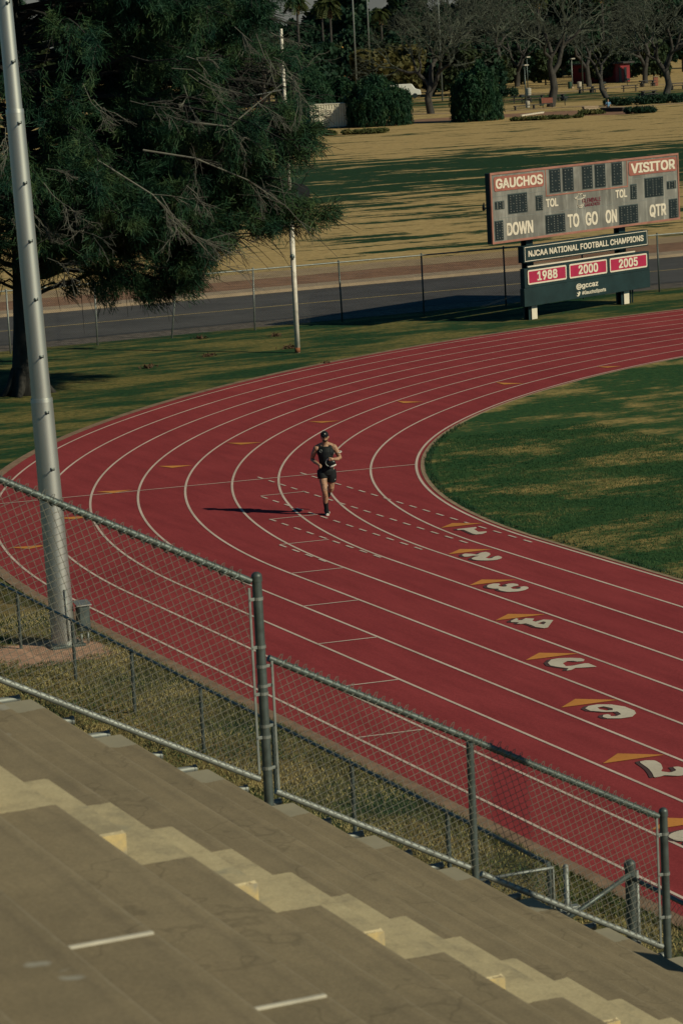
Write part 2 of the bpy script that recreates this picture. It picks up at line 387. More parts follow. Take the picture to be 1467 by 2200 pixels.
def fit(V, x0, x1, y0, y1):
    V = V.copy(); lo, hi = V.min(0), V.max(0)
    V[:, 0] = x0+(V[:, 0]-lo[0])/(hi[0]-lo[0])*(x1-x0); V[:, 1] = y0+(V[:, 1]-lo[1])/(hi[1]-lo[1])*(y1-y0); return V
DIGITS = {1:([(-2.143,-0.707),(-2.095,-0.296),(-1.965,-0.345),(-1.914,-0.436),(-1.556,-0.513),(-1.505,-0.353),(-1.4,-0.403),(-1.288,-0.567),(-1.324,-0.685),(-1.439,-0.698),(-1.977,-0.636),(-2.032,-0.752)],[]),2:([(0.52,-1.925),(0.42,-1.813),(0.541,-1.712),(0.686,-1.676),(0.541,-1.525),(0.523,-1.407),(0.686,-1.396),(0.854,-1.472),(0.996,-1.601),(1.062,-1.681),(1.191,-1.685),(1.196,-1.61),(1.09,-1.509),(1.044,-1.402),(1.215,-1.403),(1.342,-1.478),(1.421,-1.633),(1.368,-1.79),(1.217,-1.929),(1.075,-1.965),(0.964,-1.94),(0.861,-1.811),(0.83,-1.687),(0.722,-1.772),(0.762,-1.91),(0.713,-1.969)],[]),3:([(3.633,-2.965),(3.741,-2.999),(3.902,-2.964),(3.965,-2.885),(4.026,-2.934),(4.15,-2.946),(4.338,-2.897),(4.417,-2.734),(4.382,-2.57),(4.274,-2.434),(4.144,-2.386),(4.047,-2.424),(4.072,-2.519),(4.166,-2.527),(4.214,-2.614),(4.148,-2.697),(4.017,-2.672),(3.943,-2.575),(3.942,-2.471),(3.817,-2.415),(3.692,-2.444),(3.658,-2.53),(3.716,-2.628),(3.826,-2.638),(3.876,-2.702),(3.826,-2.764),(3.716,-2.775),(3.635,-2.686),(3.537,-2.66),(3.47,-2.743),(3.509,-2.866)],[]),4:([(6.638,-4.033),(6.487,-3.844),(6.573,-3.849),(6.659,-3.911),(6.687,-3.837),(6.587,-3.715),(6.711,-3.613),(6.849,-3.722),(6.957,-3.716),(6.873,-3.518),(7.019,-3.407),(7.5,-3.77),(7.513,-3.846),(7.331,-3.914),(7.152,-3.902),(6.966,-3.914),(6.965,-4.011),(6.883,-4.042),(6.817,-3.955),(6.73,-4.067)],[(7.102,-3.757),(7.017,-3.601),(7.089,-3.584),(7.241,-3.709)]),5:([(9.891,-5.052),(9.716,-4.895),(9.704,-4.75),(9.801,-4.575),(9.919,-4.464),(10.041,-4.462),(10.139,-4.537),(10.101,-4.634),(10.019,-4.652),(9.972,-4.738),(10.074,-4.876),(10.284,-4.935),(10.32,-4.841),(10.3,-4.709),(10.283,-4.596),(10.32,-4.546),(10.617,-4.556),(10.522,-4.796),(10.483,-4.871),(10.573,-4.996),(10.564,-5.077),(10.441,-4.972),(10.255,-5.064),(10.085,-5.111)],[]),6:([(12.956,-6.06),(12.847,-5.945),(12.839,-5.793),(12.965,-5.619),(13.198,-5.523),(13.49,-5.526),(13.66,-5.592),(13.81,-5.742),(13.803,-5.931),(13.688,-6.091),(13.563,-6.104),(13.468,-6.038),(13.463,-5.964),(13.544,-5.952),(13.589,-5.99),(13.65,-5.925),(13.582,-5.799),(13.405,-5.764),(13.373,-5.849),(13.306,-5.941),(13.127,-6.068)],[(13.012,-5.881),(13.003,-5.771),(13.187,-5.721),(13.291,-5.78),(13.258,-5.866),(13.124,-5.91)]),7:([(16.119,-6.96),(16.1,-6.843),(16.185,-6.74),(16.381,-6.764),(16.615,-6.871),(16.73,-6.969),(16.865,-6.898),(16.809,-6.769),(16.623,-6.719),(16.65,-6.645),(16.753,-6.621),(16.919,-6.612),(17.038,-6.702),(17.092,-6.884),(16.932,-7.027),(16.962,-7.105),(16.962,-7.209),(16.75,-7.115),(16.503,-7.031)],[])}
from mathutils.geometry import tessellate_polygon
def curvy(P, it=2):
    P = np.array(P)
    for _ in range(it): Q = np.roll(P, -1, 0); P = np.stack([P*0.85+Q*0.15, P*0.15+Q*0.85], 1).reshape(-1, 2)
    return P
mb = MB(); ms = MB()
for k, (outer, hole) in DIGITS.items():                     # painted digits with a drop shadow, read when running along +X
    loops = [np.array(outer) if k in (1, 4, 5, 6) else curvy(outer, 1)]+([np.array(hole)] if hole else [])
    pts = np.vstack(loops); F = tessellate_polygon([[Vector((*p, 0)) for p in l] for l in loops])
    mb.add(np.hstack([pts, np.full((len(pts), 1), 0.013)]), F)
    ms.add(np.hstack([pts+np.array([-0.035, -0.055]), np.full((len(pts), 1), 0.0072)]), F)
V, F = text_geo('8', 0.03); V = fit(V, -0.43, 0.43, 0, 0.92); cx, cy = TRI[7][0]+0.24, TRI[7][1]+0.42
mb.add(np.stack([cx+V[:, 1], cy-V[:, 0], 0.012+V[:, 2]], 1), F); ms.add(np.stack([cx+V[:, 1]-0.04, cy-V[:, 0]-0.06, 0.0065+V[:, 2]*0.5], 1), F)
o = mb.build('lane_numbers', M['number']); o['kind'] = 'structure'
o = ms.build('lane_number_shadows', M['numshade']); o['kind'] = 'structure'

# ---------------------------------------------------------------- chain link
def clip(p, d, poly):
    t0, t1 = -1e9, 1e9; n = len(poly)
    for i in range(n):
        a = poly[i]; e = poly[(i+1) % n]-a; nn = np.array([-e[1], e[0]])
        den = nn@d; num = nn@(a-p)
        if abs(den) < 1e-12:
            if num > 0: return None
            continue
        t = num/den
        if den > 0: t0 = max(t0, t)
        else: t1 = min(t1, t)
    return (t0, t1) if t1-t0 > 0.01 else None
def chain_link(name, O, e1, e2, poly, m, parent, pitch=0.075, rad=0.0022, normal=None, jit=0.0):
    "two families of crossing wires clipped to a convex polygon in the plane (e1, e2)"
    O = np.array(O, float); e1 = unit(np.array(e1, float)); e2 = unit(np.array(e2, float)); nn = np.cross(e1, e2)
    poly = [np.array(p, float) for p in poly]
    ar = sum(poly[i][0]*poly[(i+1) % len(poly)][1]-poly[(i+1) % len(poly)][0]*poly[i][1] for i in range(len(poly)))
    if ar < 0: poly = poly[::-1]
    P = np.array(poly); lo, hi = P.min(0), P.max(0); H = hi[1]-lo[1]
    A, B, S = [], [], []
    for s in (1, -1):
        d = np.array([1.0, s*1.0])/math.sqrt(2)
        xs = np.arange(lo[0]-H-0.2, hi[0]+H+0.2, pitch)
        for x in xs:
            q = np.array([x+rng.normal(0, jit), lo[1] if s > 0 else hi[1]]); c = clip(q, d, poly)
            if c is None: continue
            A.append(q+d*c[0]); B.append(q+d*c[1]); S.append(s)
    A = np.array(A); B = np.array(B); S = np.array(S)
    def w3(p, off): return O+p[:, :1]*e1+p[:, 1:]*e2+off[:, None]*nn
    off = S*rad*0.9
    a, b = w3(A, off), w3(B, off); d = unit(b-a); u = np.cross(d, nn); v = np.broadcast_to(nn, d.shape)
    V = np.stack([a+u*rad, a-u*rad*0.5+v*rad*0.87, a-u*rad*0.5-v*rad*0.87, b+u*rad, b-u*rad*0.5+v*rad*0.87, b-u*rad*0.5-v*rad*0.87], 1).reshape(-1, 3)
    i = np.arange(len(a))[:, None]*6
    F = np.concatenate([i+np.array([[0, 1, 4, 3]]), i+np.array([[1, 2, 5, 4]]), i+np.array([[2, 0, 3, 5]])])
    return mesh_obj(name, V, F, m, parent)

# ---------------------------------------------------------------- bleachers
RUN, RISE, Y0, Z0, XE = 0.7975, 0.4353, -18.80, 4.622, 26.5
AX0, AX1 = 33.2, 34.62
def ty(n): return Y0+RUN*n
def tz(n): return Z0-RISE*n
def concrete_mat():
    m, t, bs = nodes('brown painted concrete')
    v = coord(t); geo = N(t, 'NewGeometry'); sx = N(t, 'SeparateXYZ'); t.links.new(geo.outputs['Position'], sx.inputs[0])
    big = noise(t, v, 0.35, 5, 0.65); mid = noise(t, v, 2.6, 6, 0.7); fin = noise(t, v, 45, 4, 0.8)
    rp = ramp(t, [(0.3, (0.228, 0.185, 0.115)), (0.7, (0.282, 0.230, 0.142))]); t.links.new(big, rp.inputs[0])
    sp = ramp(t, [(0.32, (0.89, 0.89, 0.89)), (0.62, (1.06, 1.05, 1.04))]); t.links.new(mid, sp.inputs[0])
    c = mixc(t, 1.0, rp.outputs[0], sp.outputs[0], 'MULTIPLY')
    fp = ramp(t, [(0.3, (0.82, 0.82, 0.82)), (0.7, (1.14, 1.14, 1.14))]); t.links.new(fin, fp.inputs[0])
    c = mixc(t, 1.0, c, fp.outputs[0], 'MULTIPLY')
    pe = noise(t, v, 1.1, 4, 0.55)                         # flaked patches showing pale concrete
    pr = ramp(t, [(0.665, (0, 0, 0)), (0.685, (1, 1, 1))]); t.links.new(pe, pr.inputs[0])
    c = mixc(t, pr.outputs[0], c, (0.33, 0.31, 0.25))
    cr = noise(t, coord(t, (0.25, 3.0, 1)), 3.5, 5, 0.7)   # long faint drag marks
    cp = ramp(t, [(0.36, (0.92, 0.92, 0.93)), (0.5, (1, 1, 1))]); t.links.new(cr, cp.inputs[0])
    c = mixc(t, 1.0, c, cp.outputs[0], 'MULTIPLY')
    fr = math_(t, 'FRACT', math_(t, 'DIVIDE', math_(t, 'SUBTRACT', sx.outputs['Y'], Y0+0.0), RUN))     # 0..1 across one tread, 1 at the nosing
    ed = noise(t, coord(t, (0.6, 6, 1)), 3.0, 5, 0.75)
    nose = math_(t, 'MULTIPLY', math_(t, 'GREATER_THAN', fr, math_(t, 'SUBTRACT', 1.02, math_(t, 'MULTIPLY', ed, 0.085))), 0.26)
    c = mixc(t, nose, c, (0.36, 0.315, 0.225))
    dirt = ramp(t, [(0.0, (0.70, 0.70, 0.72)), (0.82, (0.94, 0.94, 0.94)), (0.90, (0.78, 0.78, 0.80)), (0.94, (1, 1, 1))]); t.links.new(math_(t, 'ADD', fr, math_(t, 'MULTIPLY', math_(t, 'SUBTRACT', mid, 0.5), 0.08)), dirt.inputs[0])  # darker toward the tread back, with a dark joint line behind the nosing
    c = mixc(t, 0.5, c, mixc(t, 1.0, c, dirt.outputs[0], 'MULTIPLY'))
    crk = N(t, 'TexVoronoi', feature='DISTANCE_TO_EDGE'); crk.inputs['Scale'].default_value = 0.55; wv = N(t, 'VectorMath', operation='ADD'); t.links.new(v, wv.inputs[0])
    wn = N(t, 'TexNoise'); wn.inputs['Scale'].default_value = 2.5; t.links.new(v, wn.inputs['Vector']); t.links.new(wn.outputs['Color'], wv.inputs[1]); t.links.new(wv.outputs[0], crk.inputs['Vector'])
    kr = ramp(t, [(0.004, (0.55, 0.55, 0.55)), (0.010, (1, 1, 1))]); t.links.new(crk.outputs['Distance'], kr.inputs[0])
    c = mixc(t, 0.4, c, mixc(t, 1.0, c, kr.outputs[0], 'MULTIPLY'))
    wob = math_(t, 'MULTIPLY', math_(t, 'SUBTRACT', mid, 0.5), 0.14)
    x = math_(t, 'ADD', sx.outputs['X'], wob)
    inA = math_(t, 'MULTIPLY', math_(t, 'GREATER_THAN', x, AX0), math_(t, 'LESS_THAN', x, AX1))
    ye = ramp(t, [(0.34, (0.34, 0.29, 0.185)), (0.50, (0.47, 0.395, 0.24)), (0.7, (0.54, 0.46, 0.28))]); t.links.new(mid, ye.inputs[0])
    wr = ramp(t, [(0.60, (0, 0, 0)), (0.68, (0.75, 0.75, 0.75))]); t.links.new(noise(t, v, 1.7, 5, 0.6), wr.inputs[0])
    yc = mixc(t, wr.outputs[0], ye.outputs[0], (0.31, 0.285, 0.20))
    c = mixc(t, inA, c, mixc(t, 1.0, yc, fp.outputs[0], 'MULTIPLY'))
    raw = math_(t, 'LESS_THAN', math_(t, 'ADD', sx.outputs['X'], math_(t, 'MULTIPLY', wob, 2.0)), XE+0.42)
    c = mixc(t, raw, c, mixc(t, 1.0, (0.30, 0.275, 0.20), sp.outputs[0], 'MULTIPLY'))
    t.links.new(c, bs.inputs['Base Color']); bs.inputs['Roughness'].default_value = 0.85; bs.inputs['Specular IOR Level'].default_value = 0.25
    bump(t, bs, fin, 0.35, 0.004); return m
M['conc'] = concrete_mat()
M['yellow'] = mat('yellow step paint', (0.52, 0.40, 0.19), 0.8, var=0.5, scale=7, c2=(0.30, 0.27, 0.20), bmp=0.3)
M['joint'] = mat('white joint sealant', (0.48, 0.45, 0.37), 0.8, scale=6)
bl = empty('bleacher', (XE, ty(8), 0.0))
tag(bl, 'brown painted concrete bleacher with a yellow stepped aisle at the bottom of the photo', 'bleacher')
def kid(o, parent):
    o.parent = parent; o.matrix_parent_inverse = Matrix.Translation(-Vector(parent.location)) if parent.rotation_euler.z == 0 else parent.matrix_basis.inverted(); return o
for n in range(-15, 9):
    bot = tz(n)-0.62 if n < 8 else 0.0
    x1 = 64.0
    mb = MB(); mb.bbox((XE+rng.normal(0, 0.006), ty(n-1)+0.004, bot), (x1, ty(n), tz(n)), 0.012)
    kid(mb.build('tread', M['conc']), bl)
for n in range(-9, 9):
    mb = MB(); mb.bbox((AX0, ty(n-1)+0.006, tz(n)+0.003), (AX1, ty(n-1)+RUN*0.5, tz(n)+RISE*0.5), 0.018)
    kid(mb.build('aisle_step', M['conc']), bl)
    mb = MB(); mb.bbox((AX1+0.001, ty(n-1)+0.010, tz(n)+0.006), (AX1+0.008, ty(n-1)+RUN*0.5-0.004, tz(n)+RISE*0.5-0.012), 0.002)
    kid(mb.build('step_end_paint', M['yellow']), bl)
for x, n in ((38.45, -4), (38.45, -3)):
    mb = MB(); mb.bbox((x-0.014, ty(n-1)+0.03, tz(n)-0.004), (x+0.014, ty(n)-0.02, tz(n)+0.012), 0.004)
    kid(mb.build('joint_strip', M['joint']), bl)
for n in range(-3, 9):                                    # short galvanised pipe stubs beside the slab ends
    for q in (0.53, 0.93):
        y = ty(n-1)+RUN*q; z = tz(n-1)-RISE*q-0.055; x = XE-0.17
        mb = MB(); mb.tube([(x, y-0.30, z), (x, y, z)], 0.034, 12); mb.tube([(x, y-0.022, z), (x, y, z)], 0.040, 12); mb.tube([(x, y-0.2, z), (x+0.2, y-0.2, z-0.05)], 0.02, 8)
        autosmooth(kid(mb.build('pipe_bracket', M['galv']), bl), 40)

# ---------------------------------------------------------------- bleacher end fence
fx = XE-0.06
ef = empty('guard_fence', (fx, -16.62, 3.36)); tag(ef, 'chain link guard fence running down the end of the concrete bleacher', 'fence')
def post(x, y, z0, z1, r=0.04, cap=True, m=None, name='post', parent=None):
    mb = MB(); mb.tube([(x, y, z0), (x, y, z1-0.03)], r, 14)
    if cap:
        mb.tube([(x, y, z1-0.075), (x, y, z1-0.03)], r*1.13, 14); mb.ball((x, y, z1-0.03), (r*1.13, r*1.13, r*1.0), 14, 8)
    return autosmooth(kid(mb.build(name, m or M['galvdark']), parent), 50)
post(fx, -16.62, 3.0, 5.45, 0.044, parent=ef)
post(fx, -14.58, 1.7, 3.62, 0.036, False, parent=ef)
post(fx, -12.54, 1.02, 2.63, 0.040, parent=ef)
def rail(a, b, r=0.024, name='rail', parent=ef, m=None):
    mb = MB(); mb.tube([a, b], r, 12); return autosmooth(kid(mb.build(name, m or M['galv']), parent), 50)
TT0, TT1 = (-22.4, 8.36), (-16.68, 5.385); TB0, TB1 = (-22.4, 6.60), (-16.70, 3.565)
ST0, ST1, ST2 = (-16.55, 4.665), (-14.58, 3.625), (-12.60, 2.56); SB0, SB1, SB2, SB3 = (-16.55, 3.43), (-14.64, 2.39), (-14.52, 2.31), (-12.60, 1.25)
for a, b in ((TT0, TT1), (ST0, ST1), (ST1, ST2)): rail((fx, *a), (fx, *b), 0.032, 'top_rail', m=M['galvdark'])
for a, b in ((TB0, TB1), (SB0, SB1), (SB2, SB3)): rail((fx, *a), (fx, *b), 0.029, 'bottom_rail')
post(fx, -19.75, 4.6, 7.0, 0.045, False, parent=ef); post(fx, -22.4, 6.2, 8.4, 0.045, parent=ef)
def panel(t0, t1, b0, b1):
    O = np.array([fx+0.03, *t0]); e1 = unit(np.array([0, t1[0]-t0[0], t1[1]-t0[1]])); e2 = np.cross(np.array([1.0, 0, 0]), e1)
    P = [np.array([fx+0.03, *p])-O for p in (t0, t1, b1, b0)]
    poly = [(p@e1, p@e2+ (0.03 if i < 2 else 0.0)) for i, p in enumerate(P)]
    chain_link('wire_mesh', O, e1, e2, poly, M['wire'], None, 0.0860, 0.0030, jit=0.002)
    o = bpy.context.scene.collection.objects[-1]; kid(o, ef)
    # knuckled selvage: little twisted barbs above the top rail and ties round it
    L = np.linalg.norm(P[1]); mb = MB(); mt = MB()
    for s in np.arange(0.04, L-0.02, 0.0860):
        q = O+e1*s; h = 0.060+rng.normal(0, 0.006)
        mb.tube([q-e1*0.016, q+e2*h-e1*0.004, q+e2*(h+0.012)+e1*0.010, q+e2*0.02+e1*0.022], 0.0036, 4, False)
    kid(mb.build('selvage_barbs', M['wire']), ef)
    for s in np.arange(0.08, L, 0.115):
        q = O+e1*s-np.array([0.03, 0, 0]); ring = []
        for a in np.linspace(-0.9, 4.9, 9): ring.append(q+0.036*(math.cos(a)*np.array([1.0, 0, 0])+math.sin(a)*e2)+e1*(a*0.024))
        mt.tube(ring, 0.0065, 5, True)
    kid(mt.build('tie_wires', M['galvdark']), ef)
panel((-19.75, 6.98), (-16.74, 5.40), (-19.75, 5.19), (-16.74, 3.59))
panel((-22.35, 8.33), (-19.75, 6.98), (-22.35, 6.57), (-19.75, 5.19))
panel((-16.50, 4.65), (-14.58, 3.63), (-16.50, 3.40), (-14.58, 2.36))
panel((-14.58, 3.63), (-12.64, 2.58), (-14.58, 2.34), (-12.64, 1.27))
for y, z0, z1 in ((-16.71, 3.62, 5.33), (-16.53, 3.45, 4.64), (-12.63, 1.3, 2.55)):
    mb = MB(); mb.bbox((fx+0.022, y-0.011, z0), (fx+0.036, y+0.011, z1), 0.002); kid(mb.build('tension_bar', M['galv']), ef)
for yp, r, zs, s in ((-16.62, 0.044, (5.22, 4.78, 4.35, 3.95), -1), (-16.62, 0.044, (4.60, 4.42, 4.05, 3.66), 1), (-12.54, 0.040, (2.38, 1.98, 1.55), -1)):
    for z in zs:
        mb = MB(); mb.tube([(fx, yp, z-0.014), (fx, yp, z+0.014)], r+0.006, 14); mb.bbox((fx+0.012, yp+s*0.05-0.045, z-0.014), (fx+0.026, yp+s*0.05+0.045, z+0.014), 0.002)
        mb.tube([(fx+0.01, yp+s*0.085, z), (fx+0.045, yp+s*0.085, z)], 0.007, 6)
        kid(mb.build('band_clamp', M['galv']), ef)

# ---------------------------------------------------------------- low trackside fence and gate
FY = -11.8
lf = empty('trackside_fence', (9.0, FY, 0)); tag(lf, 'low dark chain link fence on the grass strip between the bleacher and the track', 'fence')
lx = [-7.2, -4.55, -1.9, 0.75, 3.4, 6.3, 9.1, 12.0, 14.7, 17.3, 20.05, 22.6]
for x in lx: post(x, FY, -0.1, 1.0, 0.028, False, parent=lf)
rail((lx[0], FY, 0.985), (22.6, FY, 0.985), 0.024, 'top_rail', lf, M['galvdark'])
o = chain_link('wire_mesh', (lx[0], FY-0.02, 0), (1, 0, 0), (0, 0, 1), [(0, 0.04), (29.8, 0.04), (29.8, 0.985), (0, 0.985)], M['wirefar'], None, 0.0860, 0.0022); kid(o, lf)
gp = empty('gate_post', (24.42, FY, 0)); tag(gp, 'dark steel gate post with rounded cap in front of the bottom of the bleacher', 'post')
post(24.42, FY, -0.1, 1.47, 0.055, True, M['galvdark'], 'post_pipe', gp)
mb = MB(); mb.tube([(24.42, FY+0.08, 0.1), (24.42, FY+0.08, 1.36)], 0.022, 10); kid(mb.build('gate_stile', M['galv'], None, True), gp)
mb = MB(); mb.tube([(24.45, FY-0.02, 1.34), (24.5, FY-1.12, 0.86)], 0.026, 10); kid(mb.build('brace_rail', M['galvdark'], None, True), gp)
mb = MB(); mb.tube([(24.42, FY, 1.30), (29.5, FY, 1.30)], 0.026, 10); kid(mb.build('top_rail', M['galvdark'], None, True), gp)
mb = MB(); mb.tube([(24.5, FY-1.12, 0.30), (24.5, FY-1.12, 0.90)], 0.034, 10); kid(mb.build('short_post', M['galvdark'], None, True), gp)
mb = MB(); mb.tube([(29.4, FY, 0), (29.4, FY, 1.35)], 0.03, 10); kid(mb.build('end_post', M['galvdark'], None, True), gp)
mb = MB(); mb.tube([(25.2, FY, 0.35), (26.9, FY, 1.28)], 0.024, 10); kid(mb.build('diagonal_rail', M['galvdark'], None, True), gp)
o = chain_link('wire_mesh', (24.42, FY-0.02, 0), (1, 0, 0), (0, 0, 1), [(0, 0.05), (5, 0.05), (5, 1.3), (0, 1.3)], M['wirefar'], None, 0.0860, 0.0022); kid(o, gp)
gt = empty('gate', (22.72, FY, 0)); tag(gt, 'galvanised tube gate swung open beside the low fence end', 'gate')
mb = MB(); mb.tube([(22.74, FY-0.03, 0.08), (22.74, FY-0.03, 0.985), (22.70, FY-1.15, 0.985), (22.70, FY-1.15, 0.08), (22.74, FY-0.03, 0.08)], 0.022, 10); kid(mb.build('gate_frame', M['galv'], None, True), gt)
mb = MB(); mb.tube([(22.84, FY+0.08, -0.1), (22.84, FY+0.08, 1.0)], 0.030, 12); mb.ball((22.84, FY+0.08, 1.0), 0.032, 12, 8); kid(mb.build('hinge_post', M['galv'], None, True), gt)
mb = MB(); mb.bbox((22.80, FY-0.04, 0.50), (22.90, FY+0.22, 0.55), 0.006); mb.tube([(22.92, FY+0.08, 0.44), (22.92, FY+0.08, 0.62)], 0.014, 8); kid(mb.build('latch', M['galv']), gt)
o = chain_link('wire_mesh', (22.72, FY-0.05, 0), (0, -1, 0), (0, 0, 1), [(0, 0.1), (1.1, 0.1), (1.1, 0.97), (0, 0.97)], M['wire'], None, 0.0860, 0.0022); kid(o, gt)

# ---------------------------------------------------------------- light pole
PX, PY = 3.58, -11.08
lp = empty('light_pole', (PX, PY, 0)); tag(lp, 'tall tapered grey steel light pole with climbing pegs rising through the left of the photo', 'light pole')
def pol(z): return np.array([PX-0.012*z, PY-0.024*z*0.9, z])
mb = MB(); mb.tube([pol(-0.05), pol(1.0), pol(4.28)], [0.215, 0.205, 0.186], 40); autosmooth(kid(mb.build('lower_shaft', M['pole']), lp), 40)
mb = MB(); mb.tube([pol(4.20), pol(9.15)], [0.168, 0.150], 40); autosmooth(kid(mb.build('middle_shaft', M['pole']), lp), 40)
mb = MB(); mb.tube([pol(9.08), pol(16.5)], [0.133, 0.10], 40); autosmooth(kid(mb.build('upper_shaft', M['pole']), lp), 40)
for z, r in ((4.24, 0.190), (9.11, 0.154)):
    mb = MB(); mb.tube([pol(z-0.02), pol(z+0.045)], [r, r-0.004], 40); autosmooth(kid(mb.build('collar', M['pole']), lp), 40)
a0 = math.atan2(CAM[1]-PY, CAM[0]-PX)+0.32
for z in (3.08, 4.05, 5.0, 5.97, 6.95, 7.92, 8.92, 9.93, 10.9):
    r = np.interp(z, [0, 4.2, 4.25, 9.1, 9.12, 16], [0.215, 0.186, 0.168, 0.15, 0.133, 0.10]); c = pol(z)
    d = np.array([math.cos(a0), math.sin(a0), 0])
    mb = MB(); mb.tube([c+d*(r-0.02), c+d*(r+0.13), c+d*(r+0.14)+np.array([0, 0, 0.045])], 0.010, 8); mb.bbox(c+d*r-np.array([0.018, 0.018, 0.03]), c+d*r+np.array([0.018, 0.018, 0.03]), 0.004)
    kid(mb.build('climbing_peg', M['galvdark'], None, True), lp)
mb = MB(); mb.bbox((PX-0.3, PY-0.3, -0.02), (PX+0.3, PY+0.3, 0.035), 0.01); kid(mb.build('base_plate', M['galvdark']), lp)
mb = MB(); mb.tube([pol(0.1)+np.array([0.21, 0.02, 0]), pol(1.0)+np.array([0.22, 0.03, 0])], 0.02, 8); kid(mb.build('conduit', M['galv'], None, True), lp)
lp2 = copy_tree(lp); lp2.location = (30.75, -11.08, 0); tag(lp2, 'second grey steel light pole just outside the right edge of the view', 'light pole')
eb = empty('electrical_box', (PX+0.38, PY+0.34, 0.5)); tag(eb, 'grey electrical cabinet with sloping lid fixed beside the foot of the light pole', 'electrical box')
bx, by = PX+0.12, PY+0.33
mb = MB(); mb.bbox((bx-0.09, by-0.10, 0.230), (bx+0.09, by+0.10, 0.670), 0.008); kid(mb.build('cabinet', mat('cabinet darkened for shade', (0.045, 0.06, 0.058), 0.6)), eb)  # dark colour paints in the shade on the cabinet side; the lid stays pale
mb = MB(); l0 = [(bx-0.12, by-0.13, 0.725), (bx+0.12, by-0.13, 0.675), (bx+0.12, by+0.13, 0.675), (bx-0.12, by+0.13, 0.725)]
mb.add(l0+[(x, y, z+0.02) for x, y, z in l0], [(3, 2, 1, 0), (4, 5, 6, 7), (0, 1, 5, 4), (1, 2, 6, 5), (2, 3, 7, 6), (3, 0, 4, 7)]); kid(mb.build('lid', M['pole']), eb)
mb = MB(); mb.bbox((bx+0.091, by-0.085, 0.260), (bx+0.100, by+0.085, 0.640), 0.003); kid(mb.build('door', M['galvdark']), eb)
for q in (-0.05, 0.07):
    mb = MB(); mb.tube([(bx, by+q, 0.0), (bx, by+q, 0.190)], 0.022, 10); kid(mb.build('conduit_leg', M['galv'], None, True), eb)
o = ragged('dirt_patch', -0.95, 0.95, -1.0, 1.0, -0.006, mat('reddish bare soil', (0.50, 0.30, 0.20), 0.95, var=0.4, scale=5, bmp=0.8, world=True), 0.12, 0.16); o.location = (PX+0.35, PY-0.35, 0)

# ---------------------------------------------------------------- roadside fence
rf = empty('roadside_fence', (-42.7, 10, 0)); tag(rf, 'long chain link fence along the road behind the track, some posts leaning', 'fence')
ys = [-29.6, -26.4, -23.2, -20, -16.8, -13.6, -10.4, -7.2, -4.0, -0.6, 2.65, 5.75, 8.44, 11.55, 14.9, 18.1, 21.4, 24.6, 27.8, 31.0, 34.2, 37.4, 40.6, 43.8, 47.0]
HF = 2.1
for i, y in enumerate(ys):
    lean = 0.33 if i == 12 else rng.normal(0, 0.03)
    mb = MB(); mb.tube([(-42.7, y, -0.1), (-42.7+rng.normal(0, 0.03), y+lean, HF+0.02)], 0.032, 8); mb.ball((-42.7, y+lean, HF+0.04), 0.04, 8, 6)
    kid(mb.build('post', M['galv'] if i < 14 else M['galvdark'], None, True), rf)
rail((-42.7, ys[0], HF), (-42.7, ys[-1], HF), 0.026, 'top_rail', rf, M['galv'])
o = chain_link('wire_mesh', (-42.66, ys[0], 0), (0, 1, 0), (0, 0, 1), [(0, 0.05), (ys[-1]-ys[0], 0.05), (ys[-1]-ys[0], HF), (0, HF)], M['wirefar'], None, 0.0765, 0.0024); kid(o, rf)

# ---------------------------------------------------------------- white pole
WP = (-34.94, 9.84)
wp = empty('flag_pole', (*WP, 0)); tag(wp, 'slim white pole with peeling paint standing in the lawn in front of the pine', 'pole')
mb = MB(); mb.tube([(*WP, -0.05), (WP[0], WP[1]+0.02, 4.35)], [0.085, 0.080], 20); kid(mb.build('lower_shaft', M['whitepole'], None, True), wp)
mb = MB(); mb.tube([(WP[0], WP[1]+0.02, 4.3), (WP[0]-0.02, WP[1]+0.03, 10.3)], [0.066, 0.045], 20); kid(mb.build('upper_shaft', M['whitepole'], None, True), wp)
mb = MB(); mb.tube([(*WP, 0.0), (*WP, 0.16)], 0.089, 20); kid(mb.build('rusty_foot', M['rust'], None, True), wp)
mb = MB(); mb.tube([(*WP, 3.05), (*WP, 3.13)], 0.088, 16); mb.bbox((WP[0]+0.06, WP[1]-0.08, 3.0), (WP[0]+0.12, WP[1]+0.0, 3.18), 0.01); kid(mb.build('cleat', M['galvdark'], None, True), wp)
mb = MB(); mb.tube([(WP[0]-0.02, WP[1]+0.03, 8.4), (WP[0]-0.4, WP[1]-0.9, 8.25)], 0.02, 8); kid(mb.build('bracket', M['galv']), wp)
mb = MB(); c = np.array([WP[0]+0.1, WP[1]+0.33, 5.1]); d = np.array([0.9, -0.35, -0.25]); d /= np.linalg.norm(d)
mb.tube([c-d*0.22, c-d*0.12, c+d*0.05], [0.12, 0.27, 0.32], 20); kid(mb.build('round_lamp', mat('dark lamp housing', (0.03, 0.04, 0.045), 0.5), None, False), wp)

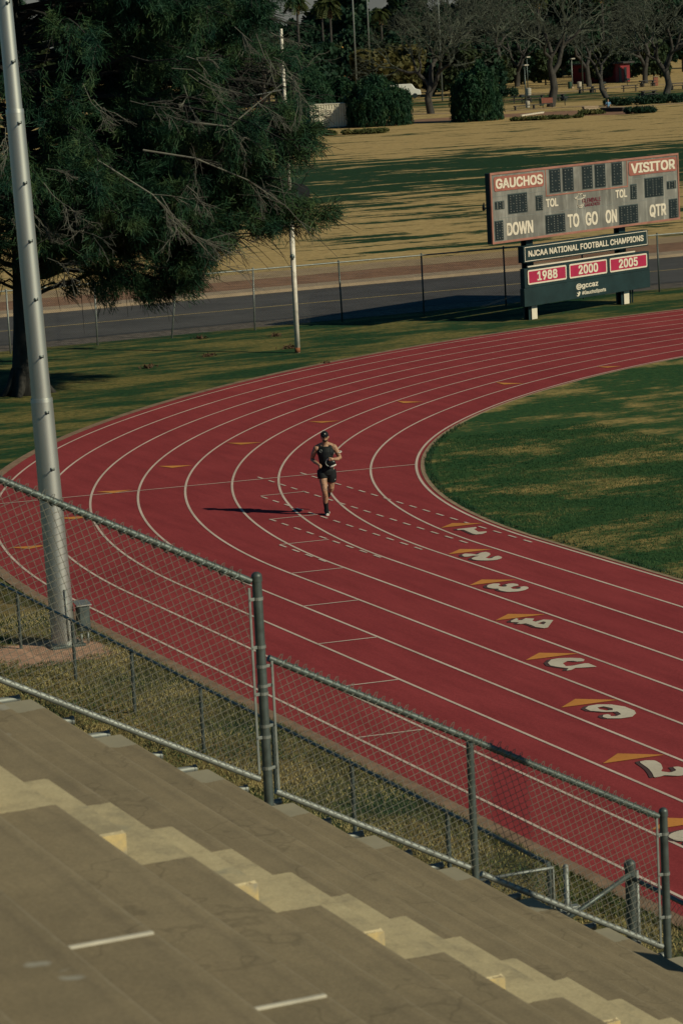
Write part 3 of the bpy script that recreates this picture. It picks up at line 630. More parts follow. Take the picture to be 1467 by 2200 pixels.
# ---------------------------------------------------------------- scoreboard
SA = R(111.99); SO = np.array([-37.526, 19.956, 0.0]); Sd = np.array([math.cos(SA), math.sin(SA), 0]); Sn = np.array([math.sin(SA), -math.cos(SA), 0])
sb = empty('scoreboard', SO, 0.0); tag(sb, 'weathered grey football scoreboard on dark steel legs with championship year signs below', 'scoreboard')
def B3(u, z, n=0.0): return SO+Sd*u+Sn*n+np.array([0, 0, z])
def bslab(name, u0, u1, z0, z1, n0, n1, m, parent=None, ch=0.006):
    mb = MB(); mb.bbox((u0, n0, z0), (u1, n1, z1), ch); V = np.vstack(mb.V)
    V = np.array([B3(v[0], v[2], v[1]) for v in V]); F = [tuple(reversed(f)) for f in mb.F]
    return kid(mesh_obj(name, V, F, m), sb) if parent is None else kid2(mesh_obj(name, V, F, m), parent)
def kid2(o, p):
    bpy.context.view_layer.update(); o.parent = p; o.matrix_parent_inverse = p.matrix_world.inverted(); return o
def sb_panel():
    m, t, bs = nodes('faded grey scoreboard face')
    v = coord(t, (1, 1, 0.12)); a = noise(t, v, 4.0, 6, 0.7); b = noise(t, coord(t), 0.9, 4, 0.6)
    r1 = ramp(t, [(0.3, (0.122, 0.120, 0.108)), (0.55, (0.17, 0.168, 0.150)), (0.72, (0.31, 0.305, 0.27))]); t.links.new(a, r1.inputs[0])
    r2 = ramp(t, [(0.35, (0.7, 0.7, 0.68)), (0.65, (1.2, 1.2, 1.2))]); t.links.new(b, r2.inputs[0])
    t.links.new(mixc(t, 1.0, r1.outputs[0], r2.outputs[0], 'MULTIPLY'), bs.inputs['Base Color']); bs.inputs['Roughness'].default_value = 0.7; return m
M['sbface'] = sb_panel()
M['sbtrim'] = mat('faded red trim', (0.30, 0.135, 0.10), 0.7, var=0.3, scale=2)
M['sbred'] = mat('faded red panel', (0.30, 0.105, 0.08), 0.7, var=0.3, scale=3)
M['sbcream'] = mat('cream lettering', (0.62, 0.56, 0.45), 0.7, var=0.12, scale=3)
M['sbdark'] = mat('dark teal sign board', (0.012, 0.030, 0.032), 0.5, var=0.3, scale=2)
M['crimson'] = mat('crimson sign panel', (0.36, 0.016, 0.06), 0.6, var=0.15, scale=2)
M['digit'] = mat('black digit panel', (0.010, 0.018, 0.020), 0.5, var=0.3, scale=3)
M['bulb'] = mat('unlit bulbs', (0.24, 0.25, 0.22), 0.35, var=0.4, scale=30)
M['maroon'] = mat('maroon emblem', (0.16, 0.01, 0.03), 0.7)
UL, UR, ZB, ZT = -2.222, 8.148, 2.78, 5.175
bslab('cabinet', UL+0.01, UR-0.01, ZB+0.01, ZT-0.01, -0.22, -0.012, M['sbdark'])
bslab('face', UL+0.07, UR-0.07, ZB+0.06, ZT-0.06, -0.011, 0.004, M['sbface'])
for a in ((UL, UR, ZT-0.075, ZT), (UL, UR, ZB, ZB+0.075), (UL, UL+0.075, ZB+0.076, ZT-0.076), (UR-0.075, UR, ZB+0.076, ZT-0.076)):
    bslab('frame_trim', *a, -0.04, 0.03, M['sbtrim'])
for a in ((0.66, 0.71, 4.17, 5.095), (5.14, 5.19, 4.17, 5.095), (0.715, 5.135, 4.17, 4.22)):
    bslab('inner_trim', *a, 0.005, 0.018, M['sbtrim'])
for z, u0, u1 in ((4.36, UL+0.1, 0.6), (3.62, UL+0.1, UR-0.1), (4.42, 5.25, UR-0.1)):
    bslab('panel_seam', u0, u1, z, z+0.014, 0.004, 0.008, M['galv'])
def btext(s, u0, u1, z0, z1, n, m, name='lettering', off=0.012, parent=None):
    V, F = text_geo(s, off); V = fit(V, u0, u1, z0, z1)
    V = np.array([B3(v[0], v[1], n+v[2]) for v in V])
    o = mesh_obj(name, V, F, m); return kid(o, sb) if parent is None else kid2(o, parent)
def plaque(u0, u1, z0, z1, m, edge=None, rr=0.07, n=0.006):
    def rrect(a, b, c, d, r):
        P = []
        for cx, cz, s in ((b-r, d-r, 0), (a+r, d-r, 1), (a+r, c+r, 2), (b-r, c+r, 3)):
            for t in np.linspace(0, math.pi/2, 5): P.append((cx+r*math.cos(t+s*math.pi/2), cz+r*math.sin(t+s*math.pi/2)))
        return P
    P = rrect(u0, u1, z0, z1, rr); k = len(P); n1 = n+0.018
    V = [B3(u, z, n) for u, z in P]+[B3(u, z, n1) for u, z in P]
    F = [tuple(range(k, 2*k))[::-1]]+[((i+1) % k, i, k+i, k+(i+1) % k) for i in range(k)]
    o = kid(mesh_obj('name_panel', V, [tuple(reversed(f)) for f in F], m), sb)
    if edge:
        Q = rrect(u0+0.05, u1-0.05, z0+0.05, z1-0.05, max(rr-0.04, 0.02))
        V = [B3(u, z, n1+0.004) for u, z in P]+[B3(u, z, n1+0.004) for u, z in Q]
        kid2(mesh_obj('panel_border', V, [(i, (i+1) % k, k+(i+1) % k, k+i) for i in range(k)], edge), o)
    return o, n1
p_, n1 = plaque(-2.03, 0.57, 4.54, 5.03, M['sbred'], rr=0.09); btext('GAUCHOS', -1.96, 0.50, 4.62, 4.96, n1+0.006, M['sbcream'], off=0.032, parent=p_)
p_, n1 = plaque(5.25, 8.03, 4.55, 5.05, M['sbred'], rr=0.09); btext('VISITOR', 5.36, 7.92, 4.62, 4.98, n1+0.006, M['sbcream'], off=0.032, parent=p_)
def digits(u0, u1, z0, z1, cells=1):
    o = bslab('digit_panel', u0, u1, z0, z1, 0.005, 0.03, M['digit'], None, 0.008)
    fr = bslab('panel_rim', u0-0.03, u1+0.03, z0-0.03, z1+0.03, 0.004, 0.012, M['galvdark'], o, 0.003)
    mb = MB(); cw = (u1-u0)/cells; seg = set()
    for c in range(cells):
        a, b = u0+cw*c+cw*0.18, u0+cw*(c+1)-cw*0.18; zs = np.linspace(z0+0.09*(z1-z0), z1-0.09*(z1-z0), 7); us = np.linspace(a, b, 3)
        for i, z in enumerate(zs):
            for j, u in enumerate(us):
                if j == 1 and i not in (0, 3, 6): continue
                mb.ball(B3(u, z, 0.034), (0.021, 0.021, 0.021), 6, 4)
    kid2(mb.build('bulbs', M['bulb']), o)
for u0, u1 in ((0.90, 1.45), (1.61, 2.15), (2.67, 3.20), (3.37, 3.92), (4.31, 4.86)): digits(u0, u1, 4.29, 5.06)
for a in ((-2.0, -1.56, 3.95, 4.18, 1), (-1.32, -0.36, 3.75, 4.38, 2), (0.13, 0.46, 3.75, 4.22, 1), (5.33, 5.66, 3.73, 4.22, 1), (6.16, 7.20, 3.73, 4.38, 2), (7.45, 7.95, 3.94, 4.18, 1),
          (-2.05, -1.65, 2.91, 3.53, 1), (0.61, 1.62, 2.91, 3.51, 2), (4.65, 5.69, 2.88, 3.51, 2), (7.53, 8.0, 2.87, 3.53, 1)): digits(*a)
for s, u0, u1, z0, z1 in (('TOL', 0.64, 1.30, 3.80, 4.09), ('TOL', 4.46, 5.12, 3.82, 4.11), ('DOWN', -1.46, -0.08, 3.0, 3.44), ('TO', 1.77, 2.40, 3.0, 3.47), ('GO', 2.75, 3.43, 2.99, 3.46), ('ON', 3.86, 4.50, 2.98, 3.45), ('QTR', 6.37, 7.34, 2.97, 3.44)):
    btext(s, u0, u1, z0, z1, 0.012, M['sbcream'], off=0.034)
# emblem: hatted rider's head in outline with two lines of maroon lettering
mb = MB()
for pts in ([(2.20, 4.0), (2.35, 3.95), (2.55, 3.94), (2.75, 4.0), (2.80, 4.06), (2.66, 4.04), (2.62, 4.14), (2.50, 4.11), (2.40, 4.15), (2.34, 4.03), (2.20, 4.0)], [(2.34, 3.94), (2.33, 3.78), (2.42, 3.66), (2.56, 3.64), (2.66, 3.74), (2.67, 3.93)], [(2.42, 3.74), (2.50, 3.70), (2.60, 3.75)]):
    mb.tube([B3(u, z, 0.014) for u, z in pts], 0.014, 5)
e_ = kid(mb.build('emblem', M['sbcream']), sb); btext('GLENDALE', 2.62, 3.62, 3.80, 3.95, 0.014, M['maroon'], parent=e_, off=0.01); btext('GAUCHOS', 2.74, 3.58, 3.66, 3.78, 0.014, M['maroon'], parent=e_, off=0.01)
mb = MB(); mb.tube([B3(UL-0.02, 4.0, -0.2), B3(UL-0.25, 3.98, -0.1), B3(UL-0.34, 4.08, -0.02), B3(UL-0.36, 4.22, 0.02)], [0.03, 0.05, 0.05, 0.015], 8); kid(mb.build('horn', M['digit']), sb)
# the three boards hung under it
def hung(u0, u1, z0, z1, dep=0.26): return bslab('sign_board', u0, u1, z0, z1, -dep, 0.0, M['sbdark'], None, 0.01)
b1 = hung(-0.62, 6.26, 2.00, 2.57); b2 = hung(-0.62, 6.28, 1.13, 1.80, 0.2); b3 = hung(-0.66, 6.30, 0.50, 1.125, 0.2)
for z in (2.04, 2.515): bslab('border_line', -0.56, 6.20, z, z+0.022, 0.001, 0.006, M['sbcream'], b1, 0.001)
for u in (-0.56, 6.178): bslab('border_line', u, u+0.022, 2.063, 2.514, 0.001, 0.006, M['sbcream'], b1, 0.001)
btext('NJCAA NATIONAL FOOTBALL CHAMPIONS', -0.38, 5.98, 2.19, 2.40, 0.006, M['sbcream'], off=0.026, parent=b1)
bslab('lamp_tube', -0.42, 5.5, 1.83, 1.875, -0.06, 0.0, M['sbcream'], b2, 0.01)
for (u0, u1), s, (t0, t1) in zip(((-0.47, 1.60), (1.76, 3.84), (4.0, 6.13)), ('1988', '2000', '2005'), ((0.02, 1.10), (2.25, 3.33), (4.50, 5.58))):
    p_, n1 = plaque(u0, u1, 1.24, 1.74, M['crimson'], M['sbcream'], 0.06, 0.002); btext(s, t0, t1, 1.34, 1.66, n1+0.006, M['sbcream'], off=0.032, parent=p_)
btext('@gccaz', 2.12, 3.33, 0.80, 1.02, 0.006, M['sbcream'], off=0.024, parent=b3); btext('#GauchoSports', 2.42, 3.75, 0.58, 0.74, 0.006, M['sbcream'], off=0.024, parent=b3)
bird = [(0, .3), (.12, .22), (.3, .2), (.42, .28), (.40, .42), (.25, .55), (.12, .68), (.32, .6), (.5, .52), (.52, .68), (.62, .78), (.76, .74), (.84, .66), (1, .7), (.88, .58), (.84, .4), (.7, .2), (.48, .08), (.24, .1), (.1, .2)]
V = [B3(2.10+0.26*u, 0.56+0.24*z, 0.006) for u, z in bird]; kid2(mesh_obj('bird_logo', V, [tuple(range(len(bird)))], M['sbcream']), b3)
for u in (0.05, 5.15):
    mb = MB(); mb.bbox((u-0.20, -0.52, -0.1), (u+0.16, -0.46, 4.9), 0.006); mb.bbox((u-0.1, -0.455, 3.2), (u+0.06, -0.225, 4.8), 0.006); mb.bbox((u-0.20, -0.30, -0.1), (u+0.16, -0.27, 2.9), 0.006); mb.bbox((u-0.03, -0.46, -0.1), (u, -0.30, 2.9), 0.004)
    V = np.vstack(mb.V); V = np.array([B3(v[0], v[2], v[1]) for v in V]); lg = kid(mesh_obj('leg', V, [tuple(reversed(f)) for f in mb.F], M['sbdark']), sb)
    bslab('white_leg_plate', u-0.09, u+0.20, 0.0, 0.47, -0.255, -0.225, M['sbcream'], lg, 0.004)
mb = MB(); mb.tube([B3(5.55, 0, -0.35), B3(5.55, 1.3, -0.3)], 0.03, 8); mb.tube([B3(5.68, 0, -0.35), B3(5.68, 1.3, -0.3)], 0.03, 8); kid(mb.build('conduit', M['sbdark']), sb)

# ---------------------------------------------------------------- trees
def tree_root(name, loc, label, cat='tree', group=None): return tag(empty(name, loc), label, cat, group)
def big_pine():
    base = np.array([-31.45, -0.4, 0.0])
    root = tree_root('pine_tree', base, 'large dark pine with drooping needle clumps and pale dead twigs filling the upper left')
    depth0 = float((base-CAM)@_f)
    lat = np.array([_r0[0], _r0[1], 0.0]); toward = -np.array([_f[0], _f[1], 0.0]); toward /= np.linalg.norm(toward)
    def at(u, z, v): return base+lat*u+toward*v+np.array([0, 0, z])
    trunk = [at(0, -0.1, 0), at(0.02, 0.5, 0), at(0.10, 2.0, 0), at(0.22, 4.5, 0.1), at(0.35, 8, 0), at(0.3, 12, 0), at(0.2, 17.5, 0)]
    mb = MB(); mb.tube(trunk, [0.60, 0.45, 0.38, 0.36, 0.30, 0.22, 0.06], 16)
    for a in np.linspace(0, 6.28, 8)[:-1]:
        d = lat*math.cos(a)+toward*math.sin(a); mb.tube([at(0, 0.75, 0)+d*0.30, at(0, 0.25, 0)+d*0.50, at(0, -0.1, 0)+d*0.85], [0.16, 0.15, 0.08], 6)
    mb.build('trunk', M['bark'], None, True); kid(bpy.context.scene.collection.objects[-1], root)
    # limb tips: (lateral, height, toward camera) in metres from the trunk foot, read off the crown outline
    tips = []
    outline = [(8.2, 11.6), (8.5, 10.4), (8.4, 9.2), (8.9, 8.0), (8.9, 7.2), (8.4, 6.4), (8.0, 5.7), (8.9, 4.9), (8.0, 5.0), (7.2, 4.9), (6.6, 4.4), (5.9, 4.3), (5.4, 3.9), (4.5, 3.7), (3.7, 4.1), (2.3, 4.4), (1.9, 4.9), (-0.6, 4.2), (-1.4, 3.9), (-2.6, 4.1), (-4, 4.4)]
    for u, z in outline:
        tips.append((u, z, rng.normal(0.6, 1.3)))
        for k in range(2): tips.append((u-rng.uniform(0.2, 1.3)*np.sign(u), z+rng.uniform(0.1, 1.0), rng.normal(0.3, 2.2)))
    for k in range(34): u = rng.uniform(0.8, 6.2); tips.append((u, np.interp(u, [0.8, 2, 4, 6.2], [4.9, 4.7, 4.5, 5.2])+abs(rng.normal(0, 0.7)), rng.normal(0.5, 2.6)))
    for k in range(26): u = rng.uniform(5.8, 8.5); tips.append((u, rng.uniform(5.2+0.25*(u-6.2), 9.5), rng.normal(0, 2.0)))
    tips += [(5.2, 2.9, 1.5), (4.4, 2.8, 1.0), (4.9, 3.3, 0.5), (3.6, 3.1, 0.0), (2.0, 3.4, 1.0), (1.4, 3.3, 0.5), (5.5, 3.4, 2.2), (3.0, 3.6, 1.8), (6.6, 4.0, 1.5), (7.0, 4.2, 1.0), (7.6, 4.5, 1.6), (8.6, 4.6, 1.5), (9.2, 4.9, 1.0), (9.3, 7.4, 0.5), (9.2, 8.2, 0.2), (9.1, 6.9, 1.0), (-1.0, 3.4, 0.6), (-2.0, 3.5, 1.0), (-3.0, 3.3, 0.4)]
    for i in range(190):
        z = rng.uniform(3.0, 14.5); rad = np.interp(z, [2.5, 4.5, 8, 12, 17], [5.0, 7.6, 8.1, 7.6, 3.0])*rng.uniform(0.5, 1.0); a = rng.uniform(0, 6.283)
        u, v = rad*math.cos(a), rad*math.sin(a)
        if z < 4.3+abs(u)*0.26: z = 4.3+abs(u)*0.26+rng.uniform(0, 1.5)
        tips.append((u, z, v))
    br = MB(); tw = MB(); LP, LU, LW_ = [], [], []
    def sparse(p):
        q = p-base; u = float(q@lat); z = float(q[2])
        if z < np.interp(u, [-5, 0, 1.5, 2.5, 4.5, 5.6, 6.2, 7.5, 8.6, 9.6], [3.4, 3.5, 3.2, 2.9, 2.5, 2.6, 4.0, 4.3, 4.4, 4.6])+0.42*math.sin(3.3*u+1.1*math.sin(2.1*u))*math.sin(1.3*u+0.9*float(q@toward))+rng.normal(0, 0.10): return True
        if u > np.interp(z, [4, 4.9, 5.5, 6.6, 8, 9.5, 12], [8.5, 9.4, 8.0, 8.7, 9.2, 8.6, 8.4])+0.35*math.sin(2.9*z)+rng.normal(0, 0.12): return True
        g = ((u-7.3)/1.15)**2+((z-8.6)/0.75)**2
        if g < 1: return True
        if 1.6 < u < 4.4 and 3.2 < z < 4.5: return rng.random() < 0.55
        return math.sin(1.9*u+0.7*z+2.0*math.sin(0.9*z))*math.sin(1.7*z-0.8*u+0.5*float(q@toward)) > 0.56      # thin places between the clumps
    def tuft(p, d, n, ln, droop=0.5):
        if sparse(p+np.array([0, 0, -0.15])): return
        d = unit(d+np.array([0, 0, -droop*0.5])); k = n
        dd = unit(np.tile(d, (k, 1))*0.7+rng.normal(0, 0.52, (k, 3))+np.array([0, 0, -0.28*droop]))
        L = ln*rng.uniform(0.6, 1.15, k)[:, None]; st = p+rng.normal(0, 0.10, (k, 3))
        side = unit(np.cross(dd, rng.normal(0, 1, (k, 3))))
        LP.append(st+dd*L/2); LU.append(dd*L/2); LW_.append(side*rng.uniform(0.006, 0.010, k)[:, None])
    for (u, z, v) in tips:
        tip = at(u, z, v); rr = math.hypot(u, v)
        h0 = min(16.5, max(2.2, z+rng.uniform(-0.8, 1.6)-0.05*rr)); s = np.array([np.interp(h0, [0, 4.5, 8, 12, 17.5], [0, .22, .35, .3, .2]), 0])
        st = at(s[0], h0, 0); mid = st*0.45+tip*0.55+np.array([0, 0, 0.10*rr+rng.uniform(0, 0.5)])
        ts = np.linspace(0, 1, 9)[:, None]; curve = (1-ts)**2*st+2*ts*(1-ts)*mid+ts**2*tip
        curve[1:-1] += rng.normal(0, 0.06, curve[1:-1].shape)
        br.tube(curve, np.linspace(0.035+0.006*rr, 0.012, 9), 5, False)
        nb = 11+int(rr*1.25)
        for b in range(nb):
            t = rng.uniform(0.32, 1.0)**0.8; p = (1-t)**2*st+2*t*(1-t)*mid+t*t*tip
            out = unit(tip-st+rng.normal(0, 0.1, 3)); d = unit(out*0.7+rng.normal(0, 0.55, 3)+np.array([0, 0, -0.15]))
            ln = rng.uniform(0.5, 1.35); q = p+d*ln+np.array([0, 0, -0.28*ln])
            br.tube([p, (p+q)/2+np.array([0, 0, 0.06]), q], [0.014, 0.010, 0.005], 3, False)
            for c in np.linspace(0.3, 1.0, 5): tuft(p+(q-p)*c, d, 25, 0.27, 0.7)
    # dead pale twig sprays, mostly on the side towards the stands
    def dead(p, d, ln, dep):
        q = p+d*ln; tw.tube([p, (p+q)/2+rng.normal(0, 0.05*ln, 3), q], [0.004+0.003*dep, 0.0035+0.0025*dep, 0.003+0.0015*dep], 4, False)
        if dep > 0:
            for k in range(rng.integers(3, 5)): dead(p+(q-p)*rng.uniform(0.3, 1.0), unit(d+rng.normal(0, 0.42, 3)+np.array([0, 0, -0.12])), ln*rng.uniform(0.45, 0.75), dep-1)
    for k in range(20):
        u = rng.uniform(-0.5, 8.0); z = rng.uniform(max(4.2, 3.6+u*0.36), 10.5); v = math.sqrt(max(0.5, 8.6**2-min(u, 8.4)**2))*rng.uniform(0.62, 0.98)
        d = unit(lat*rng.uniform(0.1, 1.0)+toward*rng.uniform(0.1, 0.8)+np.array([0, 0, rng.uniform(-0.9, -0.1)]))
        dead(at(u, z, v), d, rng.uniform(0.6, 1.3), 3)
    for a in (((4.2, 7.2, 5.4), (5.6, 6.9, 5.2), (7.0, 6.2, 4.6), (8.0, 5.4, 4.0)), ((5.4, 7.9, 5.0), (6.6, 7.7, 4.8), (7.4, 8.3, 4.4), (8.4, 9.0, 4.2)), ((3.0, 7.0, 6.0), (4.4, 6.0, 5.8), (5.4, 4.8, 5.2), (6.0, 4.0, 4.6))):
        P = [at(*q) for q in a]; tw.tube(P, [0.030, 0.025, 0.018, 0.010], 6, False)
        for p in P[1:]:
            for k in range(3): dead(p, unit(lat*0.5+rng.normal(0, 0.5, 3)+np.array([0, 0, -0.4])), 0.9, 2)
    kid(br.build('limbs', M['bark']), root); kid(tw.build('dead_twigs', M['twig']), root)
    V, F = quads(np.vstack(LP), np.vstack(LU), np.vstack(LW_)); kid(mesh_obj('crown', V, F, M['needle']), root)
big_pine()

def bare_tree(h, spread, seed, lean=0.0, nfork=2, levels=6, twigm='twiggrey'):
    g = np.random.default_rng(seed); tk = MB(); tw = MB()
    def grow(p, d, ln, r, lev):
        q = p+d*ln; mid = (p+q)/2+g.normal(0, 0.07*ln, 3)
        (tk if lev > levels-3 else tw).tube([p, mid, q], [r, r*0.88, r*0.74], 7 if lev > levels-3 else 3, False)
        if lev == 0: return
        k = nfork if lev == levels else g.integers(2, 4) if lev > 1 else g.integers(3, 5)
        for i in range(k):
            a = i*6.283/k+g.uniform(-0.6, 0.6); sp = g.uniform(0.4, 0.85)*spread
            x = unit(np.cross(d, [0.3, 0.2, 1.0])); y = np.cross(d, x)
            nd = unit(d+sp*(math.cos(a)*x+math.sin(a)*y)+np.array([0, 0, 0.10 if lev > 2 else -0.14]))
            grow(q if i == 0 else p+(q-p)*g.uniform(0.7, 1.0), nd, ln*g.uniform(0.74, 0.92), r*g.uniform(0.55, 0.72), lev-1)
    grow(np.array([0, 0, -0.1]), unit(np.array([lean, lean*0.4, 1.0])), h*0.30, h*0.042, levels)
    return tk, tw
def place_bare(px, py, h, spread, seed, label, lean=0.0, nfork=2, loc=None, levels=7):
    p = spot(px, py) if loc is None else loc
    root = tree_root('bare_tree', (p[0], p[1], 0), label, 'tree', 'leafless park trees')
    tk, tw = bare_tree(h, spread, seed, lean, nfork, levels)
    o = tk.build('trunk', M['barkgrey'], root, True); tw.build('twigs', M['twiggrey'], root)
place_bare(925, 244, 11.5, 1.15, 3, 'bare spreading tree standing between the two weeping evergreens', 0.05, 3, levels=7)
place_bare(1182, 229, 13.0, 0.95, 11, 'bare tree forking low into a V above the picnic area', 0.1, 2, levels=7)
place_bare(1303, 210, 8.5, 1.15, 5, 'small leaning bare tree behind the seated person', -0.35, 2)
place_bare(1430, 202, 11.5, 1.2, 21, 'thick trunked bare tree at the right edge of the park', 0.0, 3, levels=7)
place_bare(1064, 196, 12.5, 1.0, 8, 'bare tree rising behind the narrow weeping evergreen', 0.1, 2, levels=7)
place_bare(985, 196, 13.5, 0.9, 17, 'tall bare tree behind the narrow weeping evergreen on its left', 0.0, 2)
place_bare(1265, 186, 10.5, 1.1, 29, 'bare tree in front of the red park building', -0.1, 2)
place_bare(1110, 186, 11.0, 1.0, 31, 'bare tree behind the dark lamp posts', 0.1, 3)
place_bare(567, 232, 9.0, 0.9, 41, 'forked tree in the gap of the pine crown behind the person in red', 0.1, 2)
place_bare(1385, 178, 10.5, 1.1, 53, 'bare tree to the left of the thick trunked one, farther back', 0.1, 2)

def leaf_cloud(blobs, n, size, g, flat=0.5, hang=0.0):
    "leaf quads in the shells of several ellipsoids; returns V, F"
    P, U, W_ = [], [], []
    tot = sum(b[3]*b[4]*b[5] for b in blobs)**1.0
    for (x, y, z, a, b, c) in blobs:
        k = max(20, int(n*(a*b*c)/tot)); d = unit(g.normal(0, 1, (k, 3))); r = g.uniform(0.55, 1.05, (k, 1))**0.6
        p = np.array([x, y, z])+d*r*np.array([a, b, c])
        cl = g.normal(0, 0.12, (max(3, k//9), 3))[g.integers(0, max(3, k//9), k)]*np.array([a, b, c]); p = p+cl
        s = size*g.uniform(0.6, 1.4, (k, 1)); ax = unit(g.normal(0, 1, (k, 3))+np.array([0, 0, -hang*2.0])); side = unit(np.cross(ax, g.normal(0, 1, (k, 3))))
        P.append(p); U.append(ax*s*(1+hang)); W_.append(side*s*flat)
    return quads(np.vstack(P), np.vstack(U), np.vstack(W_))
def weeping(px, py, wd, h, seed, label):
    g = np.random.default_rng(seed); p = spot(px, py); root = tree_root('weeping_tree', (p[0], p[1], 0), label, 'tree')
    mb = MB(); mb.tube([(0, 0, -0.1), (0.1, 0, h*0.35), (0.05, 0.1, h*0.7)], [0.28, 0.2, 0.1], 8)
    for k in range(7):
        a = k*0.9; mb.tube([(0.08, 0, h*0.35), (wd*0.2*math.cos(a), wd*0.2*math.sin(a), h*0.68), (wd*0.36*math.cos(a), wd*0.36*math.sin(a), h*0.62)], [0.1, 0.07, 0.02], 5)
    mb.build('trunk', M['bark'], root, True)
    blobs = []
    for k in range(26):
        a = g.uniform(0, 6.283); r = wd*0.5*math.sqrt(g.uniform(0, 1)); z = h*(0.86-0.38*(r/(wd*0.5))**2)*g.uniform(0.72, 1.0)
        blobs.append((r*math.cos(a)*0.84, r*math.sin(a)*0.84, z, wd*0.12*g.uniform(0.7, 1.3), wd*0.12, h*0.16))
    V1, F1 = leaf_cloud(blobs, 7000, 0.11, g, 0.45, 0.6)
    P, U, W_ = [], [], []                                    # hanging strands down to the ground
    for k in range(420):
        a = g.uniform(0, 6.283); r = wd*0.5*g.uniform(0.55, 1.0); top = h*(0.84-0.42*(r/(wd*0.5))**2)*g.uniform(0.8, 1.05); bot = max(0.05, top-g.uniform(0.3, 0.75)*h)
        m = int((top-bot)/0.10); zz = np.linspace(top, bot, m); cx = np.stack([r*math.cos(a)+0.12*g.normal(0, 1, m), r*math.sin(a)+0.12*g.normal(0, 1, m), zz], 1)
        P.append(cx); U.append(unit(g.normal(0, 0.35, (m, 3))+np.array([0, 0, -1]))*0.17); W_.append(unit(g.normal(0, 1, (m, 3)))*0.045)
    V2, F2 = quads(np.vstack(P), np.vstack(U), np.vstack(W_))
    mesh_obj('crown', np.vstack([V1, V2]), np.vstack([F1, F2+len(V1)]), M['weep'], root)
weeping(815, 270, 7.0, 5.6, 1, 'broad weeping evergreen beside the pale storage container')
weeping(1025, 259, 5.4, 6.4, 2, 'narrow upright weeping evergreen right of the bare spreading tree')
weeping(660, 268, 6.5, 7.5, 6, 'weeping evergreen half hidden behind the right side of the pine')
weeping(745, 262, 3.2, 5.8, 9, 'small weeping evergreen leaning over the top of the storage container')

# distant trees
def dense_variant(seed, h, wd, m, leaf=0.42, n=3600):
    g = np.random.default_rng(seed); blobs = []
    for k in range(20):
        a = g.uniform(0, 6.283); t = g.uniform(0.22, 0.97); r = wd*0.5*math.sqrt(max(0.05, 1-((t-0.5)/0.55)**2))*g.uniform(0.3, 0.85)
        s = wd*g.uniform(0.12, 0.22); blobs.append((r*math.cos(a), r*math.sin(a), h*t, s, s, s*g.uniform(0.7, 1.1)))
    V, F = leaf_cloud(blobs, n, leaf, g, 0.55, 0.1)
    mb = MB(); mb.tube([(0, 0, -0.2), (0.1, 0.1, h*0.4), (0, 0, h*0.75)], [h*0.028, h*0.02, 0.05], 7)
    return mb, V, F, m
protos = {}
def dense(kind, loc, s, rz, label, group):
    if kind not in protos:
        seed, h, wd, m, nm = {'tall': (101, 15, 9.5, M['leafdark'], 'eucalyptus_tree'), 'round': (102, 10, 10, M['leafdark'], 'evergreen_tree'), 'olive': (103, 9, 9.5, M['leafolive'], 'olive_tree'), 'yellow': (104, 9, 9, M['leafyellow'], 'yellowing_tree'), 'tall2': (105, 16, 11, M['leafdark'], 'eucalyptus_tree')}[kind]
        mb, V, F, m = dense_variant(seed, h, wd, m)
        root = empty(nm); mb.build('trunk', M['barkgrey'], root, True); mesh_obj('crown', V, F, m, root); protos[kind] = root; o = root
    else: o = copy_tree(protos[kind])
    o.location = loc; o.scale = (s, s, s*rng.uniform(0.92, 1.08)); o.rotation_euler = (0, 0, rz); tag(o, label, 'tree', group)
G = 'trees beyond the park'
LAB = {'tall': 'tall dark evergreen tree in the tree line beyond the park', 'tall2': 'tall broad dark evergreen tree in the tree line beyond the park', 'round': 'rounded dark evergreen tree in the tree line beyond the park', 'olive': 'olive green tree in the tree line beyond the park'}
seq = ['tall', 'tall2', 'round', 'tall', 'tall2', 'olive', 'tall2', 'tall', 'round']
for i, px in enumerate(np.arange(-60, 1580, 40)):           # far row
    d = 640+rng.uniform(-30, 60); k = seq[i % 9]; sc_ = rng.uniform(1.15, 1.4)
    if 650 < px < 735 or 965 < px < 1040 or 1120 < px < 1200: k = 'round'; sc_ = rng.uniform(0.95, 1.1)     # gaps where sky shows
    dense(k, away(px+rng.uniform(-10, 10), d), sc_, rng.uniform(0, 6.28), LAB[k], G)
for i, px in enumerate(np.arange(480, 1560, 34)):           # middle row
    d = 505+rng.uniform(-22, 30); k = ['round', 'tall', 'olive', 'tall2', 'round', 'olive'][i % 6]; sc_ = rng.uniform(0.72, 0.95)
    if 650 < px < 735: k = 'round'; sc_ = 0.75
    if px > 1070: k = ['tall', 'tall2'][i % 2]; sc_ *= 1.08
    dense(k, away(px+rng.uniform(-10, 10), d), sc_, rng.uniform(0, 6.28), LAB[k], G)
for i, px in enumerate(np.arange(500, 1100, 44)):           # near row, behind the weeping trees
    d = 425+rng.uniform(-20, 25); k = ['olive', 'round', 'round'][i % 3]
    dense(k, away(px+rng.uniform(-14, 14), d), rng.uniform(0.62, 0.8), rng.uniform(0, 6.28), LAB[k], G)
for i, px in enumerate(np.arange(1095, 1500, 58)):          # greener trees among the bare ones
    dense(['olive', 'round'][i % 2], away(px+rng.uniform(-12, 12), 452+rng.uniform(-12, 25)), rng.uniform(0.5, 0.66), rng.uniform(0, 6.28), LAB[['olive', 'round'][i % 2]], G)
for px, d, s in ((860, 400, 0.85), (900, 415, 0.8)):
    dense('yellow', away(px, d), s, rng.uniform(0, 6), 'tree with yellowing autumn leaves behind the bare spreading tree', 'yellowing trees')
for px, d, s, lab in ((708, 372, 0.75, 'rounded dark bush like tree just above the storage container'),):
    dense('round', away(px, d), s, 1.0, lab, None)
